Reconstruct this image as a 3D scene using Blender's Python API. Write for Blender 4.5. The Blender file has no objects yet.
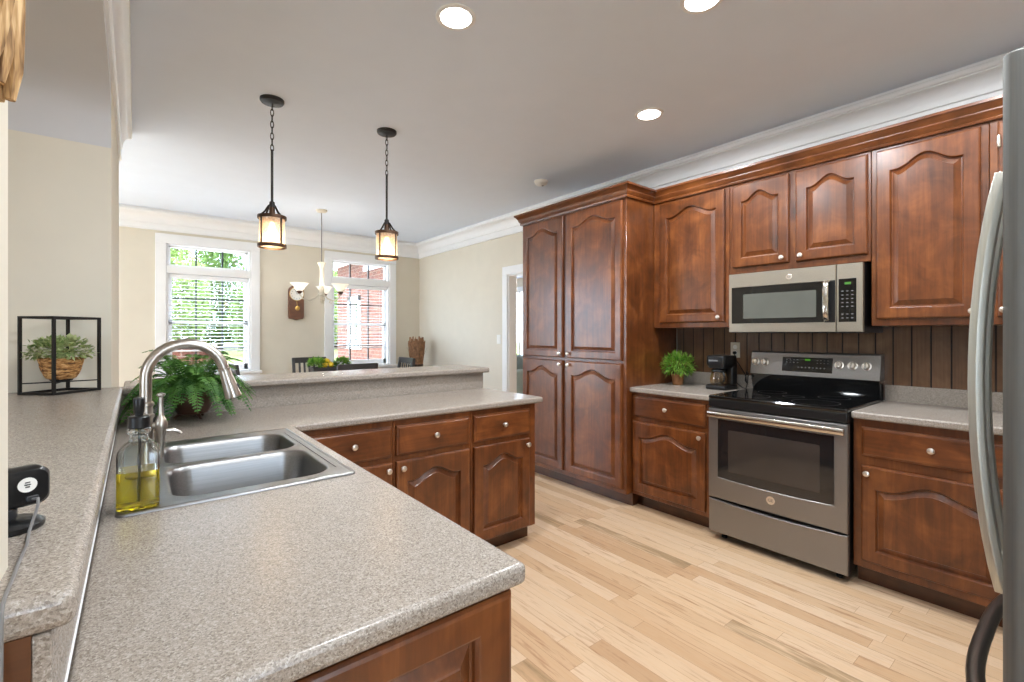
import bpy, bmesh, math, random
from mathutils import Vector, Matrix
random.seed(7)
S = bpy.context.scene
COL = S.collection
PI = math.pi

# ------------------------------------------------------------------ camera
FPX, V0, YAW, EYE = 472.1, 333.19, 38.587, 1.322
cd = bpy.data.cameras.new('camera')
cam = bpy.data.objects.new('camera', cd)
COL.objects.link(cam)
cd.sensor_fit = 'HORIZONTAL'
cd.sensor_width = 36.0
cd.lens = FPX / 1024 * 36.0
cd.shift_y = -(341.0 - V0) / 1024
cd.clip_start = 0.05
cd.clip_end = 200
cam.location = (0, 0, EYE)
cam.rotation_euler = (PI / 2, 0, -math.radians(YAW))
S.camera = cam

# ------------------------------------------------------------------ world, sun, exposure
S.view_settings.view_transform = 'Standard'
S.view_settings.look = 'None'
S.view_settings.exposure = 0.58
S.view_settings.gamma = 1.0
S.view_settings.use_curve_mapping = False
W = bpy.data.worlds.new('sky')
S.world = W
W.use_nodes = True
bg = W.node_tree.nodes['Background']
bg.inputs['Color'].default_value = (0.66, 0.81, 1.0, 1)
bg.inputs['Strength'].default_value = 8.5
sd = bpy.data.lights.new('sun', 'SUN')
sd.energy = 4.5
sd.angle = 0.02
sd.color = (1.0, 0.95, 0.86)
sun = bpy.data.objects.new('sun', sd)
COL.objects.link(sun)
sun.rotation_euler = Vector((1.0, 0.18, -0.85)).to_track_quat('-Z', 'Y').to_euler()
S.cycles.use_denoising = True
S.cycles.max_bounces = 16
S.cycles.transmission_bounces = 16
S.cycles.glossy_bounces = 6
S.cycles.diffuse_bounces = 6
S.cycles.transparent_max_bounces = 16
S.cycles.sample_clamp_indirect = 6.0
S.cycles.caustics_reflective = False
S.cycles.caustics_refractive = False

CEIL_POWER = 15.0      # watts of each recessed ceiling lamp


# ------------------------------------------------------------------ materials
def lin(c):
    r = []
    for v in c:
        v = v / 255.0
        r.append(v / 12.92 if v <= 0.04045 else ((v + 0.055) / 1.055) ** 2.4)
    return (r[0], r[1], r[2], 1.0)


class NT:
    def __init__(s, name):
        s.m = bpy.data.materials.new(name)
        s.m.use_nodes = True
        s.t = s.m.node_tree
        s.b = s.t.nodes['Principled BSDF']
        s.out = s.t.nodes['Material Output']

    def n(s, typ, **kw):
        nd = s.t.nodes.new(typ)
        for k, v in kw.items():
            if k.startswith('i_'):
                nd.inputs[k[2:].replace('_', ' ')].default_value = v
            else:
                setattr(nd, k, v)
        return nd

    def l(s, a, b):
        s.t.links.new(a, b)

    def ramp(s, fac, stops, interp='LINEAR'):
        r = s.n('ShaderNodeValToRGB')
        r.color_ramp.interpolation = interp
        e = r.color_ramp.elements
        while len(e) < len(stops):
            e.new(0.5)
        for k, (p, c) in enumerate(stops):
            e[k].position = p
            e[k].color = c
        s.l(fac, r.inputs['Fac'])
        return r.outputs['Color']

    def mix(s, mode, fac, a, b):
        x = s.n('ShaderNodeMix', data_type='RGBA', blend_type=mode)
        if isinstance(fac, (int, float)):
            x.inputs[0].default_value = fac
        else:
            s.l(fac, x.inputs[0])
        for i, v in ((6, a), (7, b)):
            if isinstance(v, tuple):
                x.inputs[i].default_value = v
            else:
                s.l(v, x.inputs[i])
        return x.outputs[2]

    def math(s, op, a, b=None):
        x = s.n('ShaderNodeMath', operation=op)
        for i, v in ((0, a), (1, b)):
            if v is None:
                continue
            if isinstance(v, (int, float)):
                x.inputs[i].default_value = v
            else:
                s.l(v, x.inputs[i])
        return x.outputs[0]

    def coords(s, scale=(1, 1, 1), kind='Object'):
        tc = s.n('ShaderNodeTexCoord')
        mp = s.n('ShaderNodeMapping')
        mp.inputs['Scale'].default_value = scale
        s.l(tc.outputs[kind], mp.inputs['Vector'])
        return mp.outputs['Vector']

    def noise(s, vec, scale, detail=3, rough=0.5, dist=0.0):
        x = s.n('ShaderNodeTexNoise')
        x.inputs['Scale'].default_value = scale
        x.inputs['Detail'].default_value = detail
        x.inputs['Roughness'].default_value = rough
        x.inputs['Distortion'].default_value = dist
        s.l(vec, x.inputs['Vector'])
        return x.outputs['Fac']

    def bump(s, h, strength=0.1, dist=0.01):
        x = s.n('ShaderNodeBump')
        x.inputs['Strength'].default_value = strength
        x.inputs['Distance'].default_value = dist
        s.l(h, x.inputs['Height'])
        s.l(x.outputs['Normal'], s.b.inputs['Normal'])


def plain(name, rgb, rough=0.5, metal=0.0, var=0.04, scale=6.0, spec=0.5, coat=0.0):
    t = NT(name)
    c = lin(rgb)
    f = t.noise(t.coords(), scale, 2)
    d = tuple(max(0, x * (1 - var)) for x in c[:3]) + (1,)
    u = tuple(min(1, x * (1 + var)) for x in c[:3]) + (1,)
    t.l(t.ramp(f, [(0.3, d), (0.7, u)]), t.b.inputs['Base Color'])
    t.b.inputs['Roughness'].default_value = rough
    t.b.inputs['Metallic'].default_value = metal
    t.b.inputs['Specular IOR Level'].default_value = spec
    t.b.inputs['Coat Weight'].default_value = coat
    return t.m


def emissive(name, rgb, strength, base=(255, 255, 255)):
    t = NT(name)
    t.b.inputs['Base Color'].default_value = lin(base)
    t.b.inputs['Emission Color'].default_value = lin(rgb)
    t.b.inputs['Emission Strength'].default_value = strength
    return t.m


def pane_mat(name, tint=(255, 255, 255), gloss=0.06, rough=0.0):
    t = NT(name)
    tr = t.n('ShaderNodeBsdfTransparent')
    tr.inputs['Color'].default_value = lin(tint)
    gl = t.n('ShaderNodeBsdfGlossy')
    gl.inputs['Roughness'].default_value = rough
    lw = t.n('ShaderNodeLayerWeight')
    lw.inputs['Blend'].default_value = 0.35
    f = t.math('ADD', t.math('MULTIPLY', lw.outputs['Facing'], gloss * 2.0), gloss * 0.6)
    mx = t.n('ShaderNodeMixShader')
    t.l(f, mx.inputs[0])
    t.l(tr.outputs[0], mx.inputs[1])
    t.l(gl.outputs[0], mx.inputs[2])
    t.l(mx.outputs[0], t.out.inputs['Surface'])
    return t.m


def cherry(name, along, tint=1.0, stops=None):
    """reddish cherry with dark glaze; grain runs along one object axis"""
    t = NT(name)
    sc = [9.0, 9.0, 9.0]
    sc['xyz'.index(along)] = 0.9
    oi = t.n('ShaderNodeObjectInfo')
    tc = t.n('ShaderNodeTexCoord')
    ad = t.n('ShaderNodeVectorMath', operation='ADD')
    sv = t.n('ShaderNodeCombineXYZ')
    o = t.math('MULTIPLY', oi.outputs['Random'], 37.0)
    for k in 'XYZ':
        t.l(o, sv.inputs[k])
    t.l(tc.outputs['Object'], ad.inputs[0])
    t.l(sv.outputs[0], ad.inputs[1])
    mp = t.n('ShaderNodeMapping')
    mp.inputs['Scale'].default_value = sc
    t.l(ad.outputs[0], mp.inputs['Vector'])
    big = t.noise(mp.outputs['Vector'], 1.6, 5, 0.6, 1.4)
    mp2 = t.n('ShaderNodeMapping')
    mp2.inputs['Scale'].default_value = [x * 9 if x > 1 else 2.2 for x in sc]
    t.l(ad.outputs[0], mp2.inputs['Vector'])
    fine = t.noise(mp2.outputs['Vector'], 1.0, 3, 0.6)
    blot = t.noise(ad.outputs[0], 5.5, 4, 0.6, 0.6)
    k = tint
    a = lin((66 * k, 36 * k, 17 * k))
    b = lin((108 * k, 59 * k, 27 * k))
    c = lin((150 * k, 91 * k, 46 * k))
    if stops:
        a, b, c = [lin(q) for q in stops]
    base = t.ramp(t.math('ADD', t.math('MULTIPLY', big, 0.4), t.math('MULTIPLY', blot, 0.6)),
                  [(0.3, a), (0.5, b), (0.72, c)])
    g = t.ramp(fine, [(0.35, lin((205, 196, 190))), (0.6, (1, 1, 1, 1))])
    colr = t.mix('MULTIPLY', 0.45, base, g)
    v = t.n('ShaderNodeHueSaturation')
    t.l(t.math('ADD', t.math('MULTIPLY', oi.outputs['Random'], 0.22), 0.9), v.inputs['Value'])
    t.l(colr, v.inputs['Color'])
    t.l(v.outputs[0], t.b.inputs['Base Color'])
    t.b.inputs['Roughness'].default_value = 0.3
    t.b.inputs['Specular IOR Level'].default_value = 0.5
    t.b.inputs['Coat Weight'].default_value = 0.25
    t.b.inputs['Coat Roughness'].default_value = 0.2
    return t.m


def laminate(name):
    t = NT(name)
    v = t.coords()
    vo = t.n('ShaderNodeTexVoronoi')
    vo.inputs['Scale'].default_value = 420
    t.l(v, vo.inputs['Vector'])
    sep = t.n('ShaderNodeSeparateColor')
    t.l(vo.outputs['Color'], sep.inputs[0])
    c = t.ramp(sep.outputs[0], [(0.0, lin((124, 114, 104))), (0.2, lin((146, 136, 125))), (0.45, lin((158, 148, 138))),
                                (0.75, lin((166, 157, 147))), (1.0, lin((184, 176, 166)))])
    n2 = t.noise(v, 900, 2)
    c2 = t.ramp(n2, [(0.36, lin((206, 201, 196))), (0.55, (1, 1, 1, 1))])
    t.l(t.mix('MULTIPLY', 0.6, c, c2), t.b.inputs['Base Color'])
    t.b.inputs['Roughness'].default_value = 0.27
    t.b.inputs['Specular IOR Level'].default_value = 0.5
    return t.m


def planks(name):
    """strip hardwood running along world Y"""
    t = NT(name)
    wd, ln = 0.083, 0.85
    tc = t.n('ShaderNodeTexCoord')
    sp = t.n('ShaderNodeSeparateXYZ')
    t.l(tc.outputs['Object'], sp.inputs[0])
    xs = t.math('DIVIDE', sp.outputs['X'], wd)
    row = t.math('FLOOR', xs)
    fx = t.math('FRACT', xs)
    wn = t.n('ShaderNodeTexWhiteNoise', noise_dimensions='1D')
    t.l(row, wn.inputs['W'])
    ys = t.math('ADD', t.math('DIVIDE', sp.outputs['Y'], ln), t.math('MULTIPLY', wn.outputs['Value'], 17.3))
    cel = t.math('FLOOR', ys)
    fy = t.math('FRACT', ys)
    cv = t.n('ShaderNodeCombineXYZ')
    t.l(row, cv.inputs['X'])
    t.l(cel, cv.inputs['Y'])
    w2 = t.n('ShaderNodeTexWhiteNoise', noise_dimensions='2D')
    t.l(cv.outputs[0], w2.inputs['Vector'])
    tone = t.ramp(w2.outputs['Value'], [(0.0, lin((190, 155, 120))), (0.15, lin((204, 173, 139))), (0.5, lin((214, 187, 157))),
                                        (0.85, lin((209, 179, 145))), (1.0, lin((196, 162, 127)))])
    # grain, shifted board by board
    off = t.n('ShaderNodeVectorMath', operation='SCALE')
    t.l(w2.outputs['Color'], off.inputs[0])
    off.inputs['Scale'].default_value = 40
    ad = t.n('ShaderNodeVectorMath', operation='ADD')
    t.l(tc.outputs['Object'], ad.inputs[0])
    t.l(off.outputs[0], ad.inputs[1])
    mp = t.n('ShaderNodeMapping')
    mp.inputs['Scale'].default_value = (22, 1.5, 1)
    t.l(ad.outputs[0], mp.inputs['Vector'])
    g1 = t.noise(mp.outputs['Vector'], 1.6, 5, 0.62, 1.2)
    gc = t.ramp(g1, [(0.28, lin((186, 150, 118))), (0.46, (1, 1, 1, 1)), (0.75, lin((248, 236, 222)))])
    c = t.mix('MULTIPLY', 0.75, tone, gc)
    # rare mineral streaks on a few boards
    mp2 = t.n('ShaderNodeMapping')
    mp2.inputs['Scale'].default_value = (13, 1.2, 1)
    t.l(ad.outputs[0], mp2.inputs['Vector'])
    g2 = t.noise(mp2.outputs['Vector'], 1.3, 4, 0.65, 0.8)
    w3 = t.n('ShaderNodeTexWhiteNoise', noise_dimensions='3D')
    cv2 = t.n('ShaderNodeCombineXYZ')
    t.l(row, cv2.inputs['X'])
    t.l(cel, cv2.inputs['Y'])
    cv2.inputs['Z'].default_value = 3.7
    t.l(cv2.outputs[0], w3.inputs['Vector'])
    pick = t.ramp(w3.outputs['Value'], [(0.0, (1, 1, 1, 1)), (0.095, (0, 0, 0, 1))], 'CONSTANT')
    st = t.ramp(g2, [(0.44, (1, 1, 1, 1)), (0.60, (0, 0, 0, 1))])
    fine = t.noise(mp.outputs['Vector'], 7.0, 3, 0.7)
    dark = t.ramp(fine, [(0.3, lin((120, 98, 70))), (0.7, lin((176, 146, 108)))])
    c = t.mix('MIX', t.math('MULTIPLY', t.math('MULTIPLY', pick, st), 0.8), c, dark)
    # seams
    ex = t.math('MINIMUM', fx, t.math('SUBTRACT', 1.0, fx))
    ey = t.math('MINIMUM', fy, t.math('SUBTRACT', 1.0, fy))
    sx = t.math('LESS_THAN', ex, 0.010)
    sy = t.math('LESS_THAN', ey, 0.0009)
    c = t.mix('MULTIPLY', t.math('MULTIPLY', t.math('MAXIMUM', sx, sy), 0.55), c, lin((150, 112, 76)))
    t.l(c, t.b.inputs['Base Color'])
    t.b.inputs['Roughness'].default_value = 0.36
    t.b.inputs['Specular IOR Level'].default_value = 0.4
    return t.m


def bricks(name):
    t = NT(name)
    tc = t.n('ShaderNodeTexCoord')
    sp = t.n('ShaderNodeSeparateXYZ')
    t.l(tc.outputs['Object'], sp.inputs[0])
    cv = t.n('ShaderNodeCombineXYZ')
    t.l(t.math('ADD', sp.outputs['X'], sp.outputs['Y']), cv.inputs['X'])
    t.l(sp.outputs['Z'], cv.inputs['Y'])
    br = t.n('ShaderNodeTexBrick')
    br.inputs['Scale'].default_value = 1.0
    br.inputs['Brick Width'].default_value = 0.21
    br.inputs['Row Height'].default_value = 0.075
    br.inputs['Mortar Size'].default_value = 0.006
    br.inputs['Color1'].default_value = lin((108, 62, 44))
    br.inputs['Color2'].default_value = lin((86, 46, 34))
    br.inputs['Mortar'].default_value = lin((122, 106, 94))
    t.l(cv.outputs[0], br.inputs['Vector'])
    n = t.noise(tc.outputs['Object'], 9, 3)
    t.l(t.mix('MULTIPLY', 0.5, br.outputs['Color'], t.ramp(n, [(0.3, lin((200, 190, 185))), (0.7, (1, 1, 1, 1))])),
        t.b.inputs['Base Color'])
    t.b.inputs['Roughness'].default_value = 0.9
    return t.m


def leafy(name, c1, c2, scale=14.0, trans=0.35):
    t = NT(name)
    n = t.noise(t.coords(), scale, 2)
    c = t.ramp(n, [(0.33, lin(c1)), (0.66, lin(c2))])
    t.l(c, t.b.inputs['Base Color'])
    t.b.inputs['Roughness'].default_value = 0.55
    tl = t.n('ShaderNodeBsdfTranslucent')
    t.l(c, tl.inputs['Color'])
    mx = t.n('ShaderNodeMixShader')
    mx.inputs[0].default_value = trans
    t.l(t.b.outputs[0], mx.inputs[1])
    t.l(tl.outputs[0], mx.inputs[2])
    t.l(mx.outputs[0], t.out.inputs['Surface'])
    return t.m


def brushed(name, rgb, rough, along='z', metal=1.0):
    t = NT(name)
    sc = [260.0, 260.0, 260.0]
    sc['xyz'.index(along)] = 3.0
    f = t.noise(t.coords(tuple(sc)), 1.0, 2)
    c = lin(rgb)
    t.l(t.ramp(f, [(0.3, tuple(x * 0.9 for x in c[:3]) + (1,)), (0.7, tuple(min(1, x * 1.06) for x in c[:3]) + (1,))]),
        t.b.inputs['Base Color'])
    t.b.inputs['Metallic'].default_value = metal
    t.b.inputs['Roughness'].default_value = rough
    return t.m


def weave_mat(name, c1, c2, c3, sc=(40, 40, 110)):
    t = NT(name)
    n = t.noise(t.coords(sc), 1.0, 3, 0.6)
    t.l(t.ramp(n, [(0.35, lin(c1)), (0.5, lin(c2)), (0.65, lin(c3))]), t.b.inputs['Base Color'])
    t.b.inputs['Roughness'].default_value = 0.75
    return t.m


M = dict(
    wall=plain('cream_paint', (216, 208, 191), 0.7, var=0.015),
    ceil=plain('ceiling_paint', (222, 230, 242), 0.85, var=0.01),
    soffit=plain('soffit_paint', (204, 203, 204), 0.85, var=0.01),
    trim=plain('white_trim_paint', (236, 236, 236), 0.4, var=0.01),
    floor=planks('hardwood_strips'),
    wz=cherry('cherry_upright_grain', 'z'),
    wx=cherry('cherry_level_grain', 'x'),
    wy=cherry('cherry_cross_grain', 'y'),
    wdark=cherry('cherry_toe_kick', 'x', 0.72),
    wpan=cherry('stained_board', 'z', 1.0, ((88, 62, 42), (108, 78, 54), (130, 100, 72))),
    groove=plain('dark_groove_backing', (26, 16, 12), 0.7),
    lam=laminate('speckled_laminate'),
    nickel=brushed('brushed_nickel', (196, 188, 178), 0.28),
    knob=plain('satin_nickel', (226, 216, 204), 0.3, 0.9),
    steel=brushed('sink_steel', (150, 150, 150), 0.33, 'x'),
    slate=brushed('warm_grey_steel', (146, 143, 140), 0.36, 'y', 0.85),
    slatel=brushed('light_warm_steel', (178, 170, 156), 0.34, 'y', 0.85),
    chrome=brushed('handle_steel', (206, 200, 190), 0.22, 'y'),
    fridge=brushed('refrigerator_steel', (106, 106, 103), 0.5, 'z', 0.6),
    fhandle=brushed('refrigerator_handle_steel', (204, 204, 194), 0.36, 'z', 0.75),
    fhandle_low=brushed('freezer_handle_steel', (132, 127, 122), 0.28, 'x', 1.0),
    blk=plain('black_plastic', (17, 17, 18), 0.35),
    blkg=plain('black_glass', (14, 15, 16), 0.06, coat=0.5),
    ovenglass=plain('oven_window_glass', (30, 30, 31), 0.08, coat=0.5),
    ovenin=plain('oven_window_mesh', (58, 52, 48), 0.12, var=0.15, scale=4, coat=0.3),
    micin=plain('microwave_screen', (92, 94, 88), 0.16, var=0.06, coat=0.5),
    dgrey=plain('dark_grey_plastic', (52, 52, 54), 0.4),
    lgrey=plain('light_marking', (112, 112, 112), 0.5),
    green=emissive('green_digits', (90, 190, 20), 0.3, (30, 40, 20)),
    white=plain('white_plastic', (238, 236, 230), 0.4),
    cream=plain('ivory_enamel', (208, 200, 182), 0.45),
    iron=plain('dark_iron', (44, 42, 41), 0.45, 0.5),
    bronze=plain('oiled_bronze', (74, 52, 36), 0.4, 0.6),
    winblack=plain('dark_muntin', (58, 62, 62), 0.5),
    glass=pane_mat('window_glass'),
    amber=pane_mat('seeded_glass', (255, 244, 226), 0.10, 0.05),
    seeded=None,
    bulb=emissive('warm_bulb', (255, 190, 110), 6.0),
    lens=emissive('lamp_lens', (255, 250, 242), 11.0),
    frost=leafy('frosted_glass', (244, 240, 232), (250, 248, 242), 6.0, 0.6),
    blind=plain('blind_white', (240, 241, 242), 0.5, var=0.01),
    brick=bricks('red_brick'),
    lawn=plain('lawn_green', (112, 118, 62), 0.9, var=0.3, scale=3),
    paving=plain('pale_concrete', (214, 208, 196), 0.8, var=0.08),
    bark=plain('tree_bark', (92, 78, 64), 0.9, var=0.3, scale=20),
    tree_a=leafy('spring_leaf', (150, 174, 98), (182, 198, 130), 0.8, 0.5),
    tree_b=leafy('deep_leaf', (98, 130, 68), (136, 160, 92), 0.8, 0.5),
    fern=leafy('fern_leaf', (46, 92, 36), (104, 150, 66), 16),
    herb=leafy('herb_leaf', (66, 122, 30), (140, 188, 70), 18),
    ivy=leafy('pale_leaf', (112, 142, 74), (206, 214, 160), 30),
    bunch=leafy('bunch_leaf', (70, 132, 40), (160, 200, 80), 22),
    terracotta=plain('tan_pot', (142, 96, 58), 0.7, var=0.12, scale=20),
    brownpot=plain('glazed_brown_pot', (78, 50, 38), 0.3, var=0.2, scale=18),
    rattan=weave_mat('woven_rattan', (82, 50, 24), (176, 124, 68), (222, 178, 120)),
    straw=weave_mat('straw_rope', (96, 66, 36), (172, 134, 86), (214, 182, 134), (150, 150, 14)),
    lemon=plain('lemon_skin', (238, 200, 40), 0.45, var=0.08, scale=30),
    chair=plain('charcoal_paint', (62, 60, 60), 0.4, var=0.08),
    table=plain('dark_table_wood', (84, 74, 66), 0.35, var=0.15, scale=12),
    clock=plain('walnut_case', (104, 66, 44), 0.4, var=0.2, scale=20),
    dial=plain('clock_dial', (240, 238, 230), 0.4, var=0.01),
    brass=plain('aged_brass', (196, 160, 90), 0.3, 0.9),
    barkstrip=plain('dried_bark', (150, 112, 82), 0.85, var=0.35, scale=25),
    vase=plain('dark_vase', (70, 50, 40), 0.4, var=0.2, scale=14),
    fabric=plain('grey_green_cloth', (110, 120, 116), 0.9, var=0.1),
    cable=plain('grey_cable', (120, 118, 116), 0.5),
)


def solid_glass(name, rgb, ior):
    t = NT(name)
    t.b.inputs['Base Color'].default_value = lin(rgb)
    t.b.inputs['Roughness'].default_value = 0.0
    t.b.inputs['IOR'].default_value = ior
    t.b.inputs['Transmission Weight'].default_value = 1.0
    return t.m


t_ = NT('seeded_lantern_glass')
_tr = t_.n('ShaderNodeBsdfTransparent')
_tl = t_.n('ShaderNodeBsdfTranslucent')
_tl.inputs['Color'].default_value = lin((250, 232, 208))
_df = t_.n('ShaderNodeBsdfDiffuse')
_df.inputs['Color'].default_value = lin((250, 238, 220))
_a = t_.n('ShaderNodeMixShader')
_a.inputs[0].default_value = 0.5
t_.l(_tl.outputs[0], _a.inputs[1])
t_.l(_df.outputs[0], _a.inputs[2])
_mx = t_.n('ShaderNodeMixShader')
_nf = t_.ramp(t_.noise(t_.coords(), 90, 2), [(0.35, (0.34, 0.34, 0.34, 1)), (0.65, (0.5, 0.5, 0.5, 1))])
t_.l(_nf, _mx.inputs[0])
t_.l(_tr.outputs[0], _mx.inputs[1])
t_.l(_a.outputs[0], _mx.inputs[2])
t_.l(_mx.outputs[0], t_.out.inputs['Surface'])
M['seeded'] = t_.m
M['bottle'] = solid_glass('bottle_glass', (246, 250, 250), 1.45)
M['soap'] = solid_glass('yellow_soap', (252, 226, 52), 1.36)


# ------------------------------------------------------------------ mesh helpers
class MB:
    def __init__(s, mat=None):
        s.bm = bmesh.new()
        s.X = mat or Matrix.Identity(4)

    def v(s, p):
        return s.bm.verts.new(s.X @ Vector(p))

    def f(s, vs):
        try:
            return s.bm.faces.new(vs)
        except ValueError:
            return None

    def box(s, x0, x1, y0, y1, z0, z1):
        x0, x1 = min(x0, x1), max(x0, x1)
        y0, y1 = min(y0, y1), max(y0, y1)
        z0, z1 = min(z0, z1), max(z0, z1)
        a = [s.v(p) for p in ((x0, y0, z0), (x1, y0, z0), (x1, y1, z0), (x0, y1, z0),
                              (x0, y0, z1), (x1, y0, z1), (x1, y1, z1), (x0, y1, z1))]
        for q in ((3, 2, 1, 0), (4, 5, 6, 7), (0, 1, 5, 4), (1, 2, 6, 5), (2, 3, 7, 6), (3, 0, 4, 7)):
            s.f([a[i] for i in q])
        return s

    def rings(s, R, cap0=True, cap1=True, closed=False):
        vs = [[s.v(p) for p in r] for r in R]
        n = len(vs[0])
        m = len(vs)
        for i in range(m if closed else m - 1):
            a, b = vs[i], vs[(i + 1) % m]
            for j in range(n):
                k = (j + 1) % n
                s.f([a[j], a[k], b[k], b[j]])
        if not closed:
            if cap0:
                s.f(list(reversed(vs[0])))
            if cap1:
                s.f(vs[-1])
        return s

    def lathe(s, prof, o=(0, 0, 0), axis=(0, 0, 1), n=20, cap0=True, cap1=True):
        q = Vector((0, 0, 1)).rotation_difference(Vector(axis).normalized())
        o = Vector(o)
        R = []
        for r, h in prof:
            R.append([o + q @ Vector((r * math.cos(2 * PI * k / n), r * math.sin(2 * PI * k / n), h)) for k in range(n)])
        return s.rings(R, cap0, cap1)

    def tube(s, pts, r, n=8, cap=True, closed=False):
        P = [Vector(p) for p in pts]
        m = len(P)
        rr = r if isinstance(r, (list, tuple)) else [r] * m
        R = []
        prev = None
        for i in range(m):
            if closed:
                d = (P[(i + 1) % m] - P[i - 1]).normalized()
            else:
                d = (P[min(i + 1, m - 1)] - P[max(i - 1, 0)]).normalized()
            if prev is None:
                u = d.orthogonal().normalized()
            else:
                u = prev - d * prev.dot(d)
                u = u.normalized() if u.length > 1e-6 else d.orthogonal().normalized()
            prev = u
            w = d.cross(u)
            R.append([P[i] + (u * math.cos(2 * PI * k / n) + w * math.sin(2 * PI * k / n)) * rr[i] for k in range(n)])
        return s.rings(R, cap, cap, closed)

    def bar(s, p0, p1, w, h, up=(0, 0, 1)):
        """rectangular bar between two points"""
        a, b = Vector(p0), Vector(p1)
        d = (b - a).normalized()
        sx = d.cross(Vector(up))
        sx = sx.normalized() if sx.length > 1e-5 else Vector((1, 0, 0))
        sy = sx.cross(d)
        R = []
        for p in (a, b):
            R.append([p + sx * w / 2 + sy * h / 2, p - sx * w / 2 + sy * h / 2, p - sx * w / 2 - sy * h / 2, p + sx * w / 2 - sy * h / 2])
        return s.rings(R)

    def sweep(s, path, prof, closed=False):
        """profile (out, z) swept along a level polyline; out is to the left of travel"""
        n = len(path)
        R = []
        for i in range(n):
            p = Vector(path[i])
            a = Vector(path[i - 1]) if (i > 0 or closed) else None
            b = Vector(path[(i + 1) % n]) if (i < n - 1 or closed) else None
            d0 = (p - a).normalized() if a is not None else (b - p).normalized()
            d1 = (b - p).normalized() if b is not None else d0
            n0 = Vector((-d0.y, d0.x))
            n1 = Vector((-d1.y, d1.x))
            mt = n0 + n1
            mt = mt / max(0.2, mt.dot(n0)) if mt.length > 1e-6 else n0
            R.append([(p.x + mt.x * o, p.y + mt.y * o, z) for o, z in prof])
        return s.rings(R, True, True, closed)

    def leaf(s, p, d, up, ln, wd, bend=0.2):
        p, d = Vector(p), Vector(d).normalized()
        side = d.cross(Vector(up))
        side = side.normalized() if side.length > 1e-4 else d.orthogonal().normalized()
        nn = side.cross(d)
        a = s.v(p)
        b = s.v(p + d * ln * 0.45 + side * wd / 2 + nn * bend * ln * 0.3)
        c = s.v(p + d * ln * 0.45 - side * wd / 2 + nn * bend * ln * 0.3)
        e = s.v(p + d * ln - nn * bend * ln * 0.2)
        s.f([a, c, e, b])

    def build(s, name, mat, parent=None, bevel=0.0, seg=2, angle=35, loc=None, rot=None, recalc=True, smooth=True):
        if recalc:
            bmesh.ops.recalc_face_normals(s.bm, faces=s.bm.faces)
        me = bpy.data.meshes.new(name)
        s.bm.to_mesh(me)
        s.bm.free()
        me.materials.append(mat)
        if smooth:
            me.polygons.foreach_set('use_smooth', [True] * len(me.polygons))
            me.set_sharp_from_angle(angle=math.radians(angle))
        ob = bpy.data.objects.new(name, me)
        COL.objects.link(ob)
        if parent is not None:
            ob.parent = parent
        if loc is not None:
            ob.location = loc
        if rot is not None:
            ob.rotation_euler = rot
        if bevel:
            md = ob.modifiers.new('edge', 'BEVEL')
            md.width = bevel
            md.segments = seg
            md.limit_method = 'ANGLE'
            md.angle_limit = math.radians(40)
        return ob


def thing(name, label, cat, loc=(0, 0, 0), rotz=0.0, group=None):
    o = bpy.data.objects.new(name, None)
    COL.objects.link(o)
    o.empty_display_size = 0.1
    o.location = loc
    o.rotation_euler = (0, 0, rotz)
    o['label'] = label
    o['category'] = cat
    if group:
        o['group'] = group
    return o


def tag(o, label, cat, group=None):
    o['label'] = label
    o['category'] = cat
    if group:
        o['group'] = group
    return o


def struct(o, label=None, cat=None):
    o['kind'] = 'structure'
    if label:
        o['label'] = label
    if cat:
        o['category'] = cat
    return o


def box(name, mat, x0, x1, y0, y1, z0, z1, parent=None, bevel=0.0, **k):
    return MB().box(x0, x1, y0, y1, z0, z1).build(name, mat, parent, bevel, **k)


def copy_tree(o, parent=None):
    c = o.copy()
    COL.objects.link(c)
    if parent is not None:
        c.parent = parent
    for ch in list(o.children):
        copy_tree(ch, c)
    return c


RW = 3.58       # range wall
BW = 6.88       # dining back wall
CZ = 2.75       # ceiling
LW = -4.0
NW = -2.6
HX = -0.089     # kitchen face of the pass-through wall

# ------------------------------------------------------------------ room shell
struct(box('floor', M['floor'], LW, RW + 0.12, NW, BW, -0.1, 0.0), 'pale strip hardwood floor of the kitchen', 'floor')
struct(box('ceiling', M['ceil'], LW - 0.15, RW + 0.15, NW - 0.15, BW + 0.15, CZ, CZ + 0.15), 'flat white ceiling', 'ceiling')


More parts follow.
